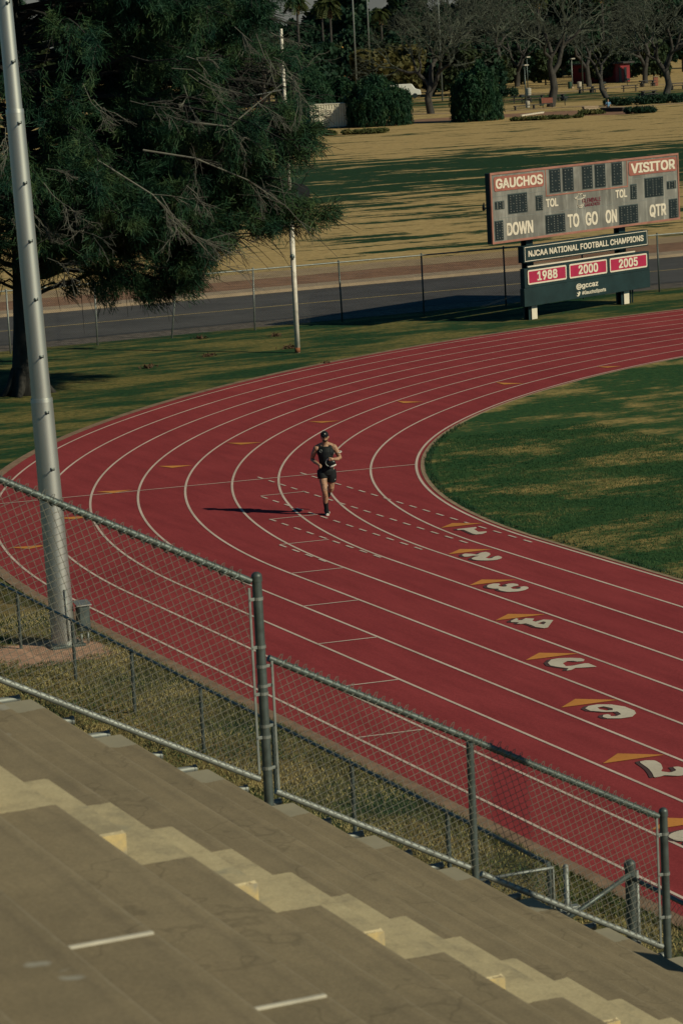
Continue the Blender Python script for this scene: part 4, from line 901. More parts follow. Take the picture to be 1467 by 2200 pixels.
def palm(px, d, h, seed, label, skirt=True, dia=0.20):
    g = np.random.default_rng(seed); p = away(px, d); root = tree_root('palm_tree', p, label)
    mb = MB(); zz = np.linspace(-0.1, h, 12); mb.tube([(0.03*math.sin(z*0.4), 0.02*z*0.2, z) for z in zz], np.linspace(dia*1.2, dia*0.8, 12), 9); mb.build('trunk', M['barkgrey'], root, True)
    P, U, W_ = [], [], []
    for k in range(60):
        a = g.uniform(0, 6.283); el = g.uniform(-0.9, 1.2); L = g.uniform(1.2, 2.0)
        m = 9; t = np.linspace(0.2, 1, m); rr = L*t*math.cos(el)+0.15; zz = h+L*t*math.sin(el)-0.75*(t**2)*L*0.8
        c = np.stack([rr*math.cos(a), rr*math.sin(a), zz], 1); out = np.array([math.cos(a), math.sin(a), -0.3])
        for s in (-1, 1):
            P.append(c); U.append(np.tile(unit(out+s*np.array([-math.sin(a), math.cos(a), -0.5])), (m, 1))*0.30); W_.append(np.tile(np.array([0, 0, 0.06])+0.03*g.normal(0, 1, 3), (m, 1)))
    V, F = quads(np.vstack(P), np.vstack(U), np.vstack(W_)); mesh_obj('fronds', V, F, M['palm'], root)
    if skirt:
        k = 160; a = g.uniform(0, 6.283, k); zz = h-g.uniform(0.1, 2.0, k); P = np.stack([0.35*np.cos(a), 0.35*np.sin(a), zz], 1)
        V, F = quads(P, np.tile([0, 0, 0.4], (k, 1))+g.normal(0, 0.05, (k, 3)), unit(g.normal(0, 1, (k, 3)))*0.06); mesh_obj('dry_skirt', V, F, M['palmskirt'], root)
palm(762, 455, 14.2, 1, 'slim palm with the tallest bare trunk right of the sky gap')
palm(694, 430, 14.8, 2, 'palm at the right edge of the pine crown, trunk partly hidden')
palm(745, 520, 14.6, 3, 'palm just left of the slim tall one, leaning slightly')
palm(776, 540, 13.2, 4, 'short dark palm just right of the slim tall one')
palm(868, 560, 13.0, 5, 'distant palm above the yellowing trees')
palm(1196, 470, 14.0, 6, 'palm with wide dry skirt above the red park building on its left')
palm(1330, 480, 14.5, 7, 'palm behind the red park building near the right')
palm(1420, 500, 14.5, 8, 'palm behind the thick trunked bare tree')
def pole(px, d, h, label, r=0.12, m='galv'):
    p = away(px, d); o = empty('light_pole', p); tag(o, label, 'pole')
    mb = MB(); mb.tube([(0, 0, -0.1), (0, 0, h)], [r, r*0.7], 8); mb.build('shaft', M[m], o, True)
    mb = MB(); mb.bbox((-0.6, -0.15, h-0.1), (0.6, 0.15, h+0.3), 0.03); mb.build('lamp_bar', M['galvdark'], o)
pole(811, 380, 27, 'thin pale light pole left of the yellowing trees')
pole(841, 470, 27, 'thin pale light pole directly above the yellowing trees')
pole(989, 390, 27, 'thin grey light pole above the narrow weeping evergreen')
pole(1284, 400, 27, 'thin dark light pole in front of the pale far building', 0.10, 'galvdark')
pole(1124, 520, 25, 'far thin light pole in the small sky gap at the top', 0.08, 'galvdark')
o = empty('wooden_post', away(784, 430)); tag(o, 'yellowish wooden post beside the brown gabled house', 'post')
mb = MB(); mb.tube([(0, 0, -0.1), (0, 0, 7.6)], [0.22, 0.19], 8); mb.build('timber', mat('yellow timber', (0.42, 0.24, 0.06), 0.8), o, True)
mb = MB(); mb.bbox((-0.28, -0.28, 0), (0.28, 0.28, 0.5), 0.03); mb.build('footing', M['kerb'], o)

# ---------------------------------------------------------------- park things
cxy = np.array([-228.5, 96.8])
co = empty('storage_container', (*cxy, 0), R(90)); tag(co, 'pale corrugated storage container with a small printed sign at the edge of the field', 'container')
M['cont'] = mat('cream container steel', (0.52, 0.48, 0.38), 0.55, var=0.2, scale=1.5)
mb = MB(); L, Wd, H = 4.4, 2.4, 2.55; pts = []
xs = np.arange(-L/2, L/2+0.01, 0.07); 
prof = np.array([0.0 if int((x+L/2)/0.14) % 2 else 0.045 for x in xs])
def local(u, n, z): return (u, n, z)
V = []; F = []
for x, q in zip(xs, prof): V += [(x, -Wd/2-q, 0.16), (x, -Wd/2-q, H-0.1)]
for i in range(len(xs)-1): F.append((2*i, 2*i+2, 2*i+3, 2*i+1))
mb.add(V, F); mb.bbox((-L/2, -Wd/2+0.01, 0.14), (L/2, Wd/2, H-0.1), 0.03); mb.build('corrugated_wall', M['cont'], co)
mb = MB(); mb.bbox((-L/2-0.04, -Wd/2-0.07, H-0.1), (L/2+0.04, Wd/2+0.07, H), 0.02); mb.build('roof', M['cont'], co)
mb = MB(); mb.bbox((-L/2-0.04, -Wd/2-0.06, 0.02), (L/2+0.04, Wd/2+0.06, 0.15), 0.02); mb.build('base_rail', M['galvdark'], co)
for x in (-L/2, L/2):
    mb = MB(); mb.bbox((x-0.06, -Wd/2-0.08, 0.02), (x+0.06, -Wd/2+0.06, H), 0.015); mb.build('corner_post', M['cont'], co)
mb = MB(); mb.bbox((-0.85, -Wd/2-0.09, 1.15), (0.15, -Wd/2-0.065, 2.0), 0.005); sgn = mb.build('sign', M['sbcream'], co)
for s, z0, z1 in (('BOX', 1.62, 1.92), ('STORAGE', 1.36, 1.52), ('RENTAL', 1.2, 1.31)):
    V, F = text_geo(s, 0.02); V = fit(V, -0.75, 0.05, z0, z1)
    o = mesh_obj('lettering', np.stack([V[:, 0], -Wd/2-0.094-V[:, 2], V[:, 1]], 1), F, M['digit'], sgn)
co.rotation_euler = (0, 0, R(72))

M['picnic'] = mat('dark weathered picnic concrete', (0.07, 0.065, 0.06), 0.9, var=0.4, scale=3)
M['canw'] = mat('pale trash can', (0.40, 0.37, 0.31), 0.8, scale=4); M['cang'] = mat('green trash can', (0.03, 0.075, 0.05), 0.6, scale=4)
def picnic_table():
    root = empty('picnic_table')
    mb = MB(); mb.bbox((-1.0, -0.38, 0.68), (1.0, 0.38, 0.76), 0.02); mb.build('tabletop', M['picnic'], root)
    for s in (-1, 1):
        mb = MB(); mb.bbox((-1.0, s*0.72-0.14, 0.40), (1.0, s*0.72+0.14, 0.46), 0.02); mb.build('bench_seat', M['picnic'], root)
    for x in (-0.7, 0.7):
        mb = MB(); mb.bbox((x-0.06, -0.28, 0), (x+0.06, 0.28, 0.68), 0.015); mb.bbox((x-0.05, -0.80, 0.30), (x+0.05, 0.80, 0.395), 0.015); mb.bbox((x-0.05, -0.8, 0), (x+0.05, -0.66, 0.3), 0.01); mb.bbox((x-0.05, 0.66, 0), (x+0.05, 0.8, 0.3), 0.01); mb.build('leg', M['picnic'], root)
    return root
tabs = [(1118, 222, 'picnic table at the left end of the park lawn by the dark lamp posts'), (1150, 219, 'picnic table directly left of the V forked bare tree'), (1196, 217, 'picnic table directly right of the V forked bare tree'), (1258, 200, 'picnic table halfway between the V forked and the small leaning bare tree'), (1284, 198, 'picnic table immediately left of the small leaning bare tree'),
        (1352, 197, 'picnic table with a dark grill beside it, left of the thick trunked tree'), (1390, 186, 'picnic table far back in front of the reddish block'), (1392, 210, 'picnic table nearest the thick trunked tree, above the hedge'), (1455, 192, 'picnic table at the right edge of the photo')]
tp = None
for i, (px, py, lab) in enumerate(tabs):
    o = picnic_table() if tp is None else copy_tree(tp)
    tp = tp or o; p = spot(px, py); o.location = (p[0], p[1], 0); o.rotation_euler = (0, 0, R(78+8*((i*37) % 5-2))); o.scale = (1.15, 1.15, 1.15); tag(o, lab, 'picnic table', 'picnic tables in the park')
def trash_can(m, lab, px, py, s=1.0):
    p = spot(px, py); root = empty('trash_can', (p[0], p[1], 0)); tag(root, lab, 'trash can', 'trash cans in the park')
    mb = MB(); mb.tube([(0, 0, 0), (0, 0, 0.86*s)], [0.30*s, 0.33*s], 14); autosmooth(mb.build('drum', m, root), 40)
    for z in (0.3, 0.6): 
        mb = MB(); mb.tube([(0, 0, z*s), (0, 0, z*s+0.04)], 0.34*s, 14); autosmooth(mb.build('hoop', m, root), 40)
    mb = MB(); mb.tube([(0, 0, 0.86*s), (0, 0, 0.93*s), (0, 0, 0.98*s)], [0.35*s, 0.33*s, 0.12*s], 14); autosmooth(mb.build('lid', m, root), 40)
trash_can(M['canw'], 'pale trash can behind the dark lamp posts', 1135, 206, 1.1); trash_can(M['canw'], 'short pale trash can nearest the field path, below the lamp posts', 1133, 231, 0.8)
trash_can(M['cang'], 'green trash can beside the pale can in front of the red building', 1224, 190); trash_can(M['canw'], 'pale trash can right of the green can', 1244, 190)
trash_can(M['canw'], 'pale trash can at the doors of the red building', 1342, 174, 0.9); trash_can(M['cang'], 'green trash can at the foot of the V forked tree', 1163, 227, 0.9)
def lamp(px, py, h, lab, m='galvdark'):
    p = spot(px, py); root = empty('park_lamp', (p[0], p[1], 0)); tag(root, lab, 'lamp post', 'park lamp posts')
    mb = MB(); mb.tube([(0, 0, 0), (0, 0, h)], [0.09, 0.06], 8); mb.build('post', M[m], root, True)
    mb = MB(); mb.bbox((-0.3, -0.15, h-0.02), (0.3, 0.45, h+0.14), 0.03); mb.build('lamp_head', M['canw'], root)
    mb = MB(); mb.bbox((-0.16, -0.16, 0), (0.16, 0.16, 0.25), 0.02); mb.build('footing', M['kerb'], root)
lamp(1129, 222, 4.6, 'dark lamp post left of the V forked tree'); lamp(1133.5, 196, 4.8, 'thinner lamp post standing behind the dark one'); lamp(1229, 190, 4.2, 'lamp post with a pale head in front of the red building', 'galv')
def grill(px, py, lab):
    p = spot(px, py); root = empty('park_grill', (p[0], p[1], 0)); tag(root, lab, 'grill', 'park grills')
    mb = MB(); mb.tube([(0, 0, 0), (0, 0, 0.75)], 0.05, 8); mb.build('pedestal', M['digit'], root)
    mb = MB(); mb.bbox((-0.3, -0.25, 0.75), (0.3, 0.25, 1.05), 0.03); mb.build('firebox', M['digit'], root)
grill(1121, 222, 'black grill on a post left of the lamp posts'); grill(1213, 226, 'black grill on a post right of the V forked tree'); grill(1347, 184, 'black grill behind the table near the red building'); grill(1296, 192, 'black grill behind the small leaning tree')
# red park building
rbc = spot(1322, 177); ra = R(25); rbo = rbc[:2]-np.array([3.8*math.sin(ra), -3.8*math.cos(ra)])
rb = empty('park_building', (*rbo, 0), ra); tag(rb, 'low red park building with dark maroon side and dark doorways', 'building')
M['redwall'] = mat('red painted wall', (0.20, 0.022, 0.026), 0.7, var=0.2, scale=0.6); M['roofdark'] = mat('dark flat roof', (0.05, 0.045, 0.045), 0.9)
mb = MB(); mb.bbox((-8.2, -3.8, 0), (0.0, 0.0, 2.8), 0.03); mb.build('wall', M['redwall'], rb)
mb = MB(); mb.bbox((-8.7, -4.3, 2.8), (0.6, 0.5, 3.05), 0.03); mb.build('roof', M['roofdark'], rb)
for y in (-2.6, -1.2):
    mb = MB(); mb.bbox((0.005, y-0.35, 0.02), (0.05, y+0.3, 2.2), 0.01); mb.build('doorway', M['digit'], rb)
mb = MB(); mb.bbox((-7.0, -3.86, 1.7), (-5.0, -3.805, 2.3), 0.01); mb.build('vent', M['digit'], rb)
for i, (px, wd, h, lab, c) in enumerate(((1290, 10, 5.5, 'pale stucco building glimpsed between trees above the red park building', (0.40, 0.36, 0.29)), (1245, 9, 4.2, 'tan house with low roof left of the pale far pole', (0.36, 0.25, 0.15)), (1330, 12, 4.4, 'brown house with pitched roof behind the red building', (0.27, 0.17, 0.11)), (785, 7, 4.5, 'brown gabled house half hidden behind the weeping evergreen', (0.30, 0.19, 0.12)))):
    d = (540, 535, 560, 440)[i]; p = away(px, d); hb = empty('house', p, R(66 if i < 3 else 40)); tag(hb, lab, 'house')
    wm = mat('house wall', c, 0.9, scale=0.5); rm = mat('house roof', (0.22, 0.13, 0.085), 0.9, scale=0.7)
    mb = MB(); mb.bbox((-wd/2, -3, 0), (wd/2, 3, h*0.65), 0.03); mb.add([(-wd/2, -3, h*0.65), (-wd/2, 3, h*0.65), (-wd/2, 0, h), (wd/2, -3, h*0.65), (wd/2, 3, h*0.65), (wd/2, 0, h)], [(0, 1, 2), (3, 5, 4)]); mb.build('wall', wm, hb)
    mb = MB(); q = 0.5
    mb.add([(-wd/2-q, -3.5, h*0.62), (wd/2+q, -3.5, h*0.62), (wd/2+q, 0, h+0.08), (-wd/2-q, 0, h+0.08), (wd/2+q, 3.5, h*0.62), (-wd/2-q, 3.5, h*0.62)], [(0, 1, 2, 3), (3, 2, 4, 5)]); ro = mb.build('roof', rm, hb)
    md = ro.modifiers.new('t', 'SOLIDIFY'); md.thickness = 0.15
    for y in (-1.6, 1.4):
        mb = MB(); mb.bbox((wd/2+0.01, y-0.5, 1.0), (wd/2+0.05, y+0.5, 2.1), 0.01); mb.build('window', M['digit'], hb)
    for x in (-wd/4, wd/5):
        mb = MB(); mb.bbox((x-0.6, -3.05, 0.9), (x+0.6, -3.01, 2.1), 0.01); mb.build('window', M['digit'], hb)
# outfield fence with yellow capping
of_p = spot(855, 196); of_q = spot(975, 188)
of = empty('outfield_fence', (of_p[0], of_p[1], 0)); tag(of, 'ball field fence with a bright yellow capping strip behind the bare spreading tree', 'fence')
d_ = (of_q-of_p); L_ = float(np.linalg.norm(d_)); ang = math.atan2(d_[1], d_[0]); of.rotation_euler = (0, 0, ang)
mb = MB(); mb.bbox((0, -0.1, 1.55), (L_, 0.1, 1.85), 0.04); mb.build('yellow_cap', mat('yellow plastic', (0.60, 0.36, 0.03), 0.5), of)
for k in range(6):
    mb = MB(); mb.tube([(L_*k/5, 0, -0.1), (L_*k/5, 0, 1.6)], 0.05, 8); mb.build('post', M['galvdark'], of)
chain_link('wire_mesh', (0, 0, 0), (1, 0, 0), (0, 0, 1), [(0, 0.05), (L_, 0.05), (L_, 1.56), (0, 1.56)], M['wirefar'], of, 0.15, 0.006)
# white van
vp = spot(866, 212); va = empty('white_van', (vp[0], vp[1], 0), R(70)); tag(va, 'white van mostly hidden behind the broad weeping evergreen', 'van')
M['vanw'] = mat('white vehicle paint', (0.62, 0.62, 0.58), 0.35, var=0.08, scale=2, spec=0.5)
sec = [(-2.4, .45), (-2.4, 1.9), (-2.2, 2.05), (1.2, 2.05), (1.7, 1.35), (2.4, 1.15), (2.5, .45)]
V = [(x, s*0.95, z) for s in (-1, 1) for x, z in sec]; k = 7
mb = MB(); mb.add(V, [tuple(range(k)), tuple(range(2*k-1, k-1, -1))]+[(i, k+i, k+(i+1) % k, (i+1) % k) for i in range(k)]); vb = mb.build('body', M['vanw'], va)
md = vb.modifiers.new('b', 'BEVEL'); md.width = 0.08; md.segments = 2
mb = MB(); mb.add([(1.23, -0.85, 1.98), (1.23, 0.85, 1.98), (1.70, 0.85, 1.40), (1.70, -0.85, 1.40)], [(0, 1, 2, 3)]); g_ = mb.build('windscreen', M['digit'], va); g_.location = (0.02, 0, 0.02)
for x in (-1.5, 1.6):
    for s in (-1, 1):
        mb = MB(); mb.tube([(x, s*0.78, 0.36), (x, s*1.0, 0.36)], 0.36, 16); autosmooth(mb.build('wheel', M['digit'], va), 40)
# low things along the park edge
def slab(name, px0, py0, px1, py1, h, wd, m, lab, cat, legs=False):
    a = spot(px0, py0); b = spot(px1, py1); c = (a+b)/2; L = float(np.linalg.norm(b-a)); o = empty(name, (c[0], c[1], 0), math.atan2(b[1]-a[1], b[0]-a[0])); tag(o, lab, cat)
    if legs:
        mb = MB(); mb.bbox((-L/2, -wd/2, h-0.1), (L/2, wd/2, h), 0.02); mb.build('plank', m, o)
        for x in (-L/2+0.2, 0, L/2-0.2):
            mb = MB(); mb.bbox((x-0.07, -wd/2+0.03, 0), (x+0.07, wd/2-0.03, h-0.1), 0.01); mb.build('leg', m, o)
    else:
        mb = MB(); mb.bbox((-L/2, -wd/2, 0), (L/2, wd/2, h*0.72), 0.03); mb.build('block', m, o)
        mb = MB(); mb.bbox((-L/2-0.04, -wd/2-0.04, h*0.72), (L/2+0.04, wd/2+0.04, h), 0.02); mb.build('capping', m, o)
    return o
slab('rail_bench', 1104, 237, 1188, 230, 0.5, 0.3, M['barkgrey'], 'long low wooden rail in front of the V forked tree', 'rail', True)
slab('boundary_bar', 1119, 250, 1166, 243, 0.16, 0.22, M['sbcream'], 'white bar lying on the dirt at the edge of the field', 'bar')
slab('concrete_block', 1252, 238, 1282, 236, 0.45, 0.5, M['kerb'], 'low concrete block left of the seated person', 'block')
slab('stone_seat', 1292, 240, 1340, 239, 0.42, 0.5, M['barkgrey'], 'low dark stone seat under the seated person', 'seat')
rs = spot(1175, 231); o = empty('park_sign', (rs[0], rs[1], 0), R(66)); tag(o, 'small red and brown sign board on the long wooden rail', 'sign')
mb = MB(); mb.bbox((-0.65, -0.03, 0.52), (0.65, 0.03, 1.12), 0.01); mb.build('board', mat('brick red board', (0.28, 0.10, 0.07), 0.8), o)
for x in (-0.5, 0.5):
    mb = MB(); mb.bbox((x-0.04, 0.031, 0), (x+0.04, 0.09, 1.1), 0.005); mb.build('leg', M['barkgrey'], o)
rs = spot(1408, 184); o = empty('brick_pillar', (rs[0], rs[1], 0), R(66)); tag(o, 'short reddish brick pillar among the picnic tables near the right', 'pillar')
mb = MB(); mb.bbox((-0.3, -0.3, 0), (0.3, 0.3, 1.2), 0.02); mb.build('shaft', mat('brick red', (0.32, 0.12, 0.08), 0.9, scale=4), o)
mb = MB(); mb.bbox((-0.36, -0.36, 1.2), (0.36, 0.36, 1.3), 0.02); mb.build('cap', M['kerb'], o)
# shrubs along the path, path and dirt
def shrub(px, py, wd, h, seed, label, m='leafdark', group=None):
    g = np.random.default_rng(seed); p = spot(px, py); root = empty('shrub', (p[0], p[1], 0), R(66)); tag(root, label, 'shrub', group)
    blobs = [(g.uniform(-wd/2, wd/2), g.uniform(-0.7, 0.7), h*g.uniform(0.3, 0.6), 0.55, 0.6, h*0.45) for k in range(int(6+wd*2))]
    V, F = leaf_cloud(blobs, int(900+350*wd), 0.10, g, 0.4, 0.2); mesh_obj('foliage', V, F, M[m], root)
    mb = MB()
    for k in range(6): x = g.uniform(-wd/2, wd/2); mb.tube([(x, 0, -0.05), (x+0.1, 0.1, h*0.6)], 0.02, 4)
    mb.build('stems', M['barkgrey'], root)
shrub(1345, 226, 4.5, 0.9, 1, 'dark low hedge right of the seated person'); shrub(1432, 221, 6.0, 1.0, 2, 'dark low hedge along the path near the right edge'); shrub(1372, 243, 2.6, 0.7, 3, 'round dark shrub at the edge of the field below the path')
shrub(1083, 208, 3.0, 1.2, 4, 'dark clipped shrub right of the narrow weeping evergreen'); shrub(1262, 246, 2.5, 0.5, 5, 'low green weeds below the concrete block', 'bladegreen')
shrub(762, 288, 6.0, 0.45, 6, 'brown dry weeds below the storage container', 'bladegreen'); shrub(1180, 256, 7.0, 0.35, 7, 'dry weeds at the edge of the field below the long rail', 'bladegreen')
a = spot(1060, 246); b = spot(1500, 222)
def ribbon(name, pts, wd, z, m):
    P = [spot(*q)[:2] for q in pts]; mb = MB(); l, r_ = [], []
    for i in range(len(P)):
        d = P[min(i+1, len(P)-1)]-P[max(i-1, 0)]; d /= np.linalg.norm(d); n = np.array([-d[1], d[0]])*wd/2; l.append(P[i]+n); r_.append(P[i]-n)
    mb.sheet(l, r_, z); o = mb.build(name, m); o['kind'] = 'structure'
ribbon('park_path', [(840, 246), (960, 243), (1090, 238), (1240, 228), (1330, 230), (1520, 218)], 3.0, -0.010, M['path'])
ribbon('park_walk', [(900, 216), (1080, 204), (1230, 196), (1350, 184), (1500, 178)], 4.0, -0.012, M['path'])
ribbon('park_soil', [(700, 275), (870, 262), (960, 256), (1100, 247), (1230, 240), (1300, 243), (1380, 240)], 11.0, -0.018, M['soil'])
ribbon('park_lawn', [(830, 222), (1000, 214), (1150, 214), (1350, 204), (1540, 196)], 40.0, -0.024, grass_patches('park lawn', 0.12, 0.5, stretch=(1, 0.5, 1), fine=1.5, dry=(0.36, 0.25, 0.105), dry2=(0.22, 0.165, 0.07)))
# hills
xs = np.linspace(-2600, 2600, 90); hz = 95+60*np.abs(np.interp(xs, np.linspace(-2600, 2600, 14), rng.uniform(0.15, 1.0, 14)))+3*rng.normal(0, 1, 90)
fd = np.array([_f[0], _f[1]]); fd /= np.linalg.norm(fd); rd = np.array([_r0[0], _r0[1]])
V = []
for x, h in zip(xs, hz):
    for dd, hh in ((5200, -2), (5500, h*0.7), (5800, h), (6400, -2)): q = CAM[:2]+fd*dd+rd*x; V.append((q[0], q[1], hh+rng.normal(0, 1.0)*(hh > 0)))
F = [(i*4+k, (i+1)*4+k, (i+1)*4+k+1, i*4+k+1) for i in range(89) for k in range(3)]
o = mesh_obj('hills', V, F, M['hill']); o['kind'] = 'structure'

# ---------------------------------------------------------------- people
M['skin'] = mat('tanned skin', (0.40, 0.225, 0.135), 0.55, var=0.18, scale=14, spec=0.35)
def inked():
    m, t, bs = nodes('tattooed skin')
    a = noise(t, coord(t, (1, 1, 0.7), False), 26, 4, 0.7); r = ramp(t, [(0.41, (0.16, 0.10, 0.07)), (0.47, (0.38, 0.215, 0.13))]); t.links.new(a, r.inputs[0]); t.links.new(r.outputs[0], bs.inputs['Base Color']); bs.inputs['Roughness'].default_value = 0.55; return m
M['cloth'] = mat('black running cloth', (0.005, 0.008, 0.010), 0.75, var=0.4, scale=12)
M['white'] = mat('white rubber', (0.62, 0.60, 0.54), 0.6, var=0.1)
M['black'] = mat('black plastic', (0.008, 0.010, 0.012), 0.35)
def remesh(o, vox=0.007, smooth=2):
    md = o.modifiers.new('fuse', 'REMESH'); md.mode = 'VOXEL'; md.voxel_size = vox; md.use_smooth_shade = True
    ms_ = o.modifiers.new('soften', 'SMOOTH'); ms_.iterations = smooth; ms_.factor = 0.5; return o
foot = np.array([-7.86, -0.0, 0]); 
foot = spot(706, 1105)
head = math.atan2(CAM[1]-foot[1], CAM[0]-foot[0])+0.05
rn = empty('person', (foot[0], foot[1], 0), head-math.pi/2)      # local +Y faces the stands, +X is image right
rn.rotation_euler = (0, 0, head+math.pi/2)
tag(rn, 'runner in black cap, tank top, shorts and socks coming down the red track', 'person')
def A(x, c, b=0.0): return np.array([x, -b, c])              # x image right, c height, b towards the viewer
mb = MB()
# head with face
mb.ball(A(-0.005, 1.685, 0.06), (0.074, 0.095, 0.112), 16, 12); mb.ball(A(0.0, 1.625, 0.085), (0.052, 0.062, 0.055), 14, 10)
mb.ball(A(0.0, 1.672, 0.160), (0.013, 0.020, 0.024), 8, 6); mb.ball(A(0.0, 1.625, 0.142), (0.024, 0.012, 0.008), 8, 6); mb.ball(A(0.0, 1.595, 0.125), (0.026, 0.022, 0.020), 8, 6)
for s in (-1, 1): mb.ball(A(s*0.077, 1.672, 0.055), (0.012, 0.022, 0.032), 8, 6); mb.ball(A(s*0.030, 1.694, 0.142), (0.016, 0.012, 0.010), 8, 6)
mb.tube([A(-0.002, 1.62, 0.045), A(0, 1.53, 0.01), A(0, 1.46, -0.01)], [0.058, 0.060, 0.085], 14)
# torso
mb.tube([A(0, 0.92, 0.0), A(0, 1.02, 0.01), A(0, 1.12, 0.0), A(0, 1.26, 0.0), A(0, 1.38, 0.0), A(0, 1.46, -0.01)], [0.125, 0.14, 0.125, 0.145, 0.155, 0.11], 18)
for s in (-1, 1):
    mb.ball(A(s*0.085, 1.35, 0.03), (0.095, 0.105, 0.10), 14, 10); mb.ball(A(s*0.185, 1.435, -0.01), (0.068, 0.068, 0.072), 14, 10); mb.ball(A(s*0.08, 0.95, -0.01), (0.095, 0.115, 0.10), 14, 10)
    mb.tube([A(s*0.04, 1.52, -0.01), A(s*0.14, 1.475, -0.015), A(s*0.19, 1.44, -0.01)], [0.05, 0.055, 0.055], 10)
# arms: image-left arm hangs bent behind, image-right arm bent across
armL = [A(-0.195, 1.435, -0.01), A(-0.255, 1.31, -0.05), A(-0.285, 1.19, -0.10), A(-0.235, 1.15, 0.03), A(-0.165, 1.115, 0.16)]
armR = [A(0.195, 1.435, -0.01), A(0.255, 1.32, -0.02), A(0.300, 1.205, -0.03), A(0.245, 1.20, 0.10), A(0.150, 1.215, 0.21)]
for a in (armL, armR): mb.tube(a, [0.060, 0.054, 0.044, 0.042, 0.027], 12); mb.ball(a[2], 0.044, 12, 8)
def hand(w_, d, up):
    d = unit(np.array(d)); up = unit(np.array(up)-d*np.dot(up, d)); sd_ = np.cross(d, up)
    mb.tube([w_, w_+d*0.04, w_+d*0.085], [0.026, 0.036, 0.034], 10)
    for i, (o_, l_) in enumerate(((-0.028, 0.052), (-0.010, 0.060), (0.010, 0.056), (0.027, 0.044))):
        p0 = w_+d*0.080+up*o_; mb.tube([p0-d*0.01, p0+d*l_*0.5, p0+d*l_*0.62+sd_*l_*0.45, p0+d*l_*0.25+sd_*l_*0.85], [0.0105, 0.010, 0.0095, 0.008], 7)
    p0 = w_+d*0.03+up*-0.028; mb.tube([p0, p0+d*0.03-up*0.024, p0+d*0.058-up*0.018+sd_*0.02], [0.012, 0.011, 0.009], 7)
hand(armL[-1], (0.35, -0.6, -0.35), (0.1, 0.2, 0.9)); hand(armR[-1], (-0.75, -0.55, 0.15), (0, -0.2, 0.95))
# legs: image-left leg lands, image-right leg swings back
mb.tube([A(-0.085, 0.95, 0.0), A(-0.082, 0.74, 0.075), A(-0.068, 0.53, 0.13), A(-0.062, 0.49, 0.12), A(-0.055, 0.36, 0.045), A(-0.048, 0.20, 0.0), A(-0.040, 0.09, -0.02)], [0.094, 0.084, 0.062, 0.058, 0.061, 0.044, 0.038], 14)
mb.tube([A(-0.040, 0.085, -0.05), A(-0.038, 0.05, 0.05), A(-0.034, 0.045, 0.14)], [0.042, 0.040, 0.030], 10)
mb.tube([A(0.09, 0.95, 0.0), A(0.092, 0.76, -0.02), A(0.085, 0.56, -0.05), A(0.080, 0.52, -0.08), A(0.070, 0.49, -0.22), A(0.055, 0.47, -0.38), A(0.05, 0.46, -0.46)], [0.094, 0.084, 0.062, 0.058, 0.061, 0.044, 0.038], 14)
mb.tube([A(0.05, 0.49, -0.48), A(0.045, 0.40, -0.52), A(0.04, 0.32, -0.52)], [0.040, 0.040, 0.028], 10)
body = remesh(mb.build('body', inked(), rn, True), 0.0065)
def part(name, m, build, vox=0.007, sm=2):
    b = MB(); build(b); return remesh(b.build(name, m, rn, True), vox, sm)
def tank(b):
    b.tube([A(0, 0.93, 0.0), A(0, 1.02, 0.012), A(0, 1.12, 0.005), A(0, 1.26, 0.005), A(0, 1.36, 0.0), A(0, 1.43, -0.005), A(0, 1.462, -0.01)], [0.145, 0.155, 0.142, 0.162, 0.168, 0.142, 0.112], 20)
    for s in (-1, 1): b.ball(A(s*0.080, 1.35, 0.035), (0.108, 0.112, 0.108), 14, 10); b.tube([A(s*0.085, 1.40, 0.06), A(s*0.112, 1.485, 0.0), A(s*0.095, 1.42, -0.07)], 0.050, 10)
part('tank_top', M['cloth'], tank)
def shorts(b):
    b.tube([A(0, 1.04, 0.01), A(0, 0.96, 0.0), A(0, 0.86, 0.0)], [0.150, 0.165, 0.14], 18)
    b.tube([A(-0.085, 0.96, 0.0), A(-0.090, 0.86, 0.04), A(-0.088, 0.79, 0.055)], [0.115, 0.116, 0.108], 16); b.tube([A(0.09, 0.96, 0.0), A(0.098, 0.82, -0.01), A(0.096, 0.70, -0.02)], [0.115, 0.116, 0.102], 16)
part('shorts', M['cloth'], shorts)
part('sock', M['cloth'], lambda b: b.tube([A(-0.053, 0.31, 0.02), A(-0.047, 0.20, 0.0), A(-0.040, 0.09, -0.02)], [0.060, 0.050, 0.046], 14))
part('sock', M['cloth'], lambda b: b.tube([A(0.066, 0.485, -0.26), A(0.055, 0.47, -0.38), A(0.05, 0.46, -0.46)], [0.062, 0.050, 0.046], 14))
def shoe(b, P, r): b.tube(P, r, 14)
part('shoe', M['cloth'], lambda b: shoe(b, [A(-0.040, 0.085, -0.08), A(-0.040, 0.075, 0.0), A(-0.036, 0.060, 0.09), A(-0.032, 0.045, 0.175)], [0.052, 0.055, 0.048, 0.036]))
part('shoe', M['cloth'], lambda b: shoe(b, [A(0.05, 0.52, -0.485), A(0.05, 0.44, -0.50), A(0.045, 0.36, -0.52), A(0.04, 0.29, -0.525)], [0.050, 0.055, 0.046, 0.034]))
def sole(b):
    b.tube([A(-0.038, 0.020, -0.10), A(-0.038, 0.020, 0.03), A(-0.030, 0.022, 0.18)], [0.040, 0.042, 0.034], 12)
s_o = part('shoe_sole', M['white'], sole, 0.006, 1)
mb = MB(); mb.ball(A(0.012, 0.055, 0.10), (0.012, 0.07, 0.028), 10, 8); mb.build('shoe_flash', M['white'], rn, True)
def cap(b):
    b.ball(A(-0.005, 1.725, 0.05), (0.086, 0.108, 0.085), 18, 12)
    b.ball(A(0.002, 1.722, 0.155), (0.070, 0.075, 0.014), 16, 8, Matrix.Rotation(R(12), 3, 'X'))
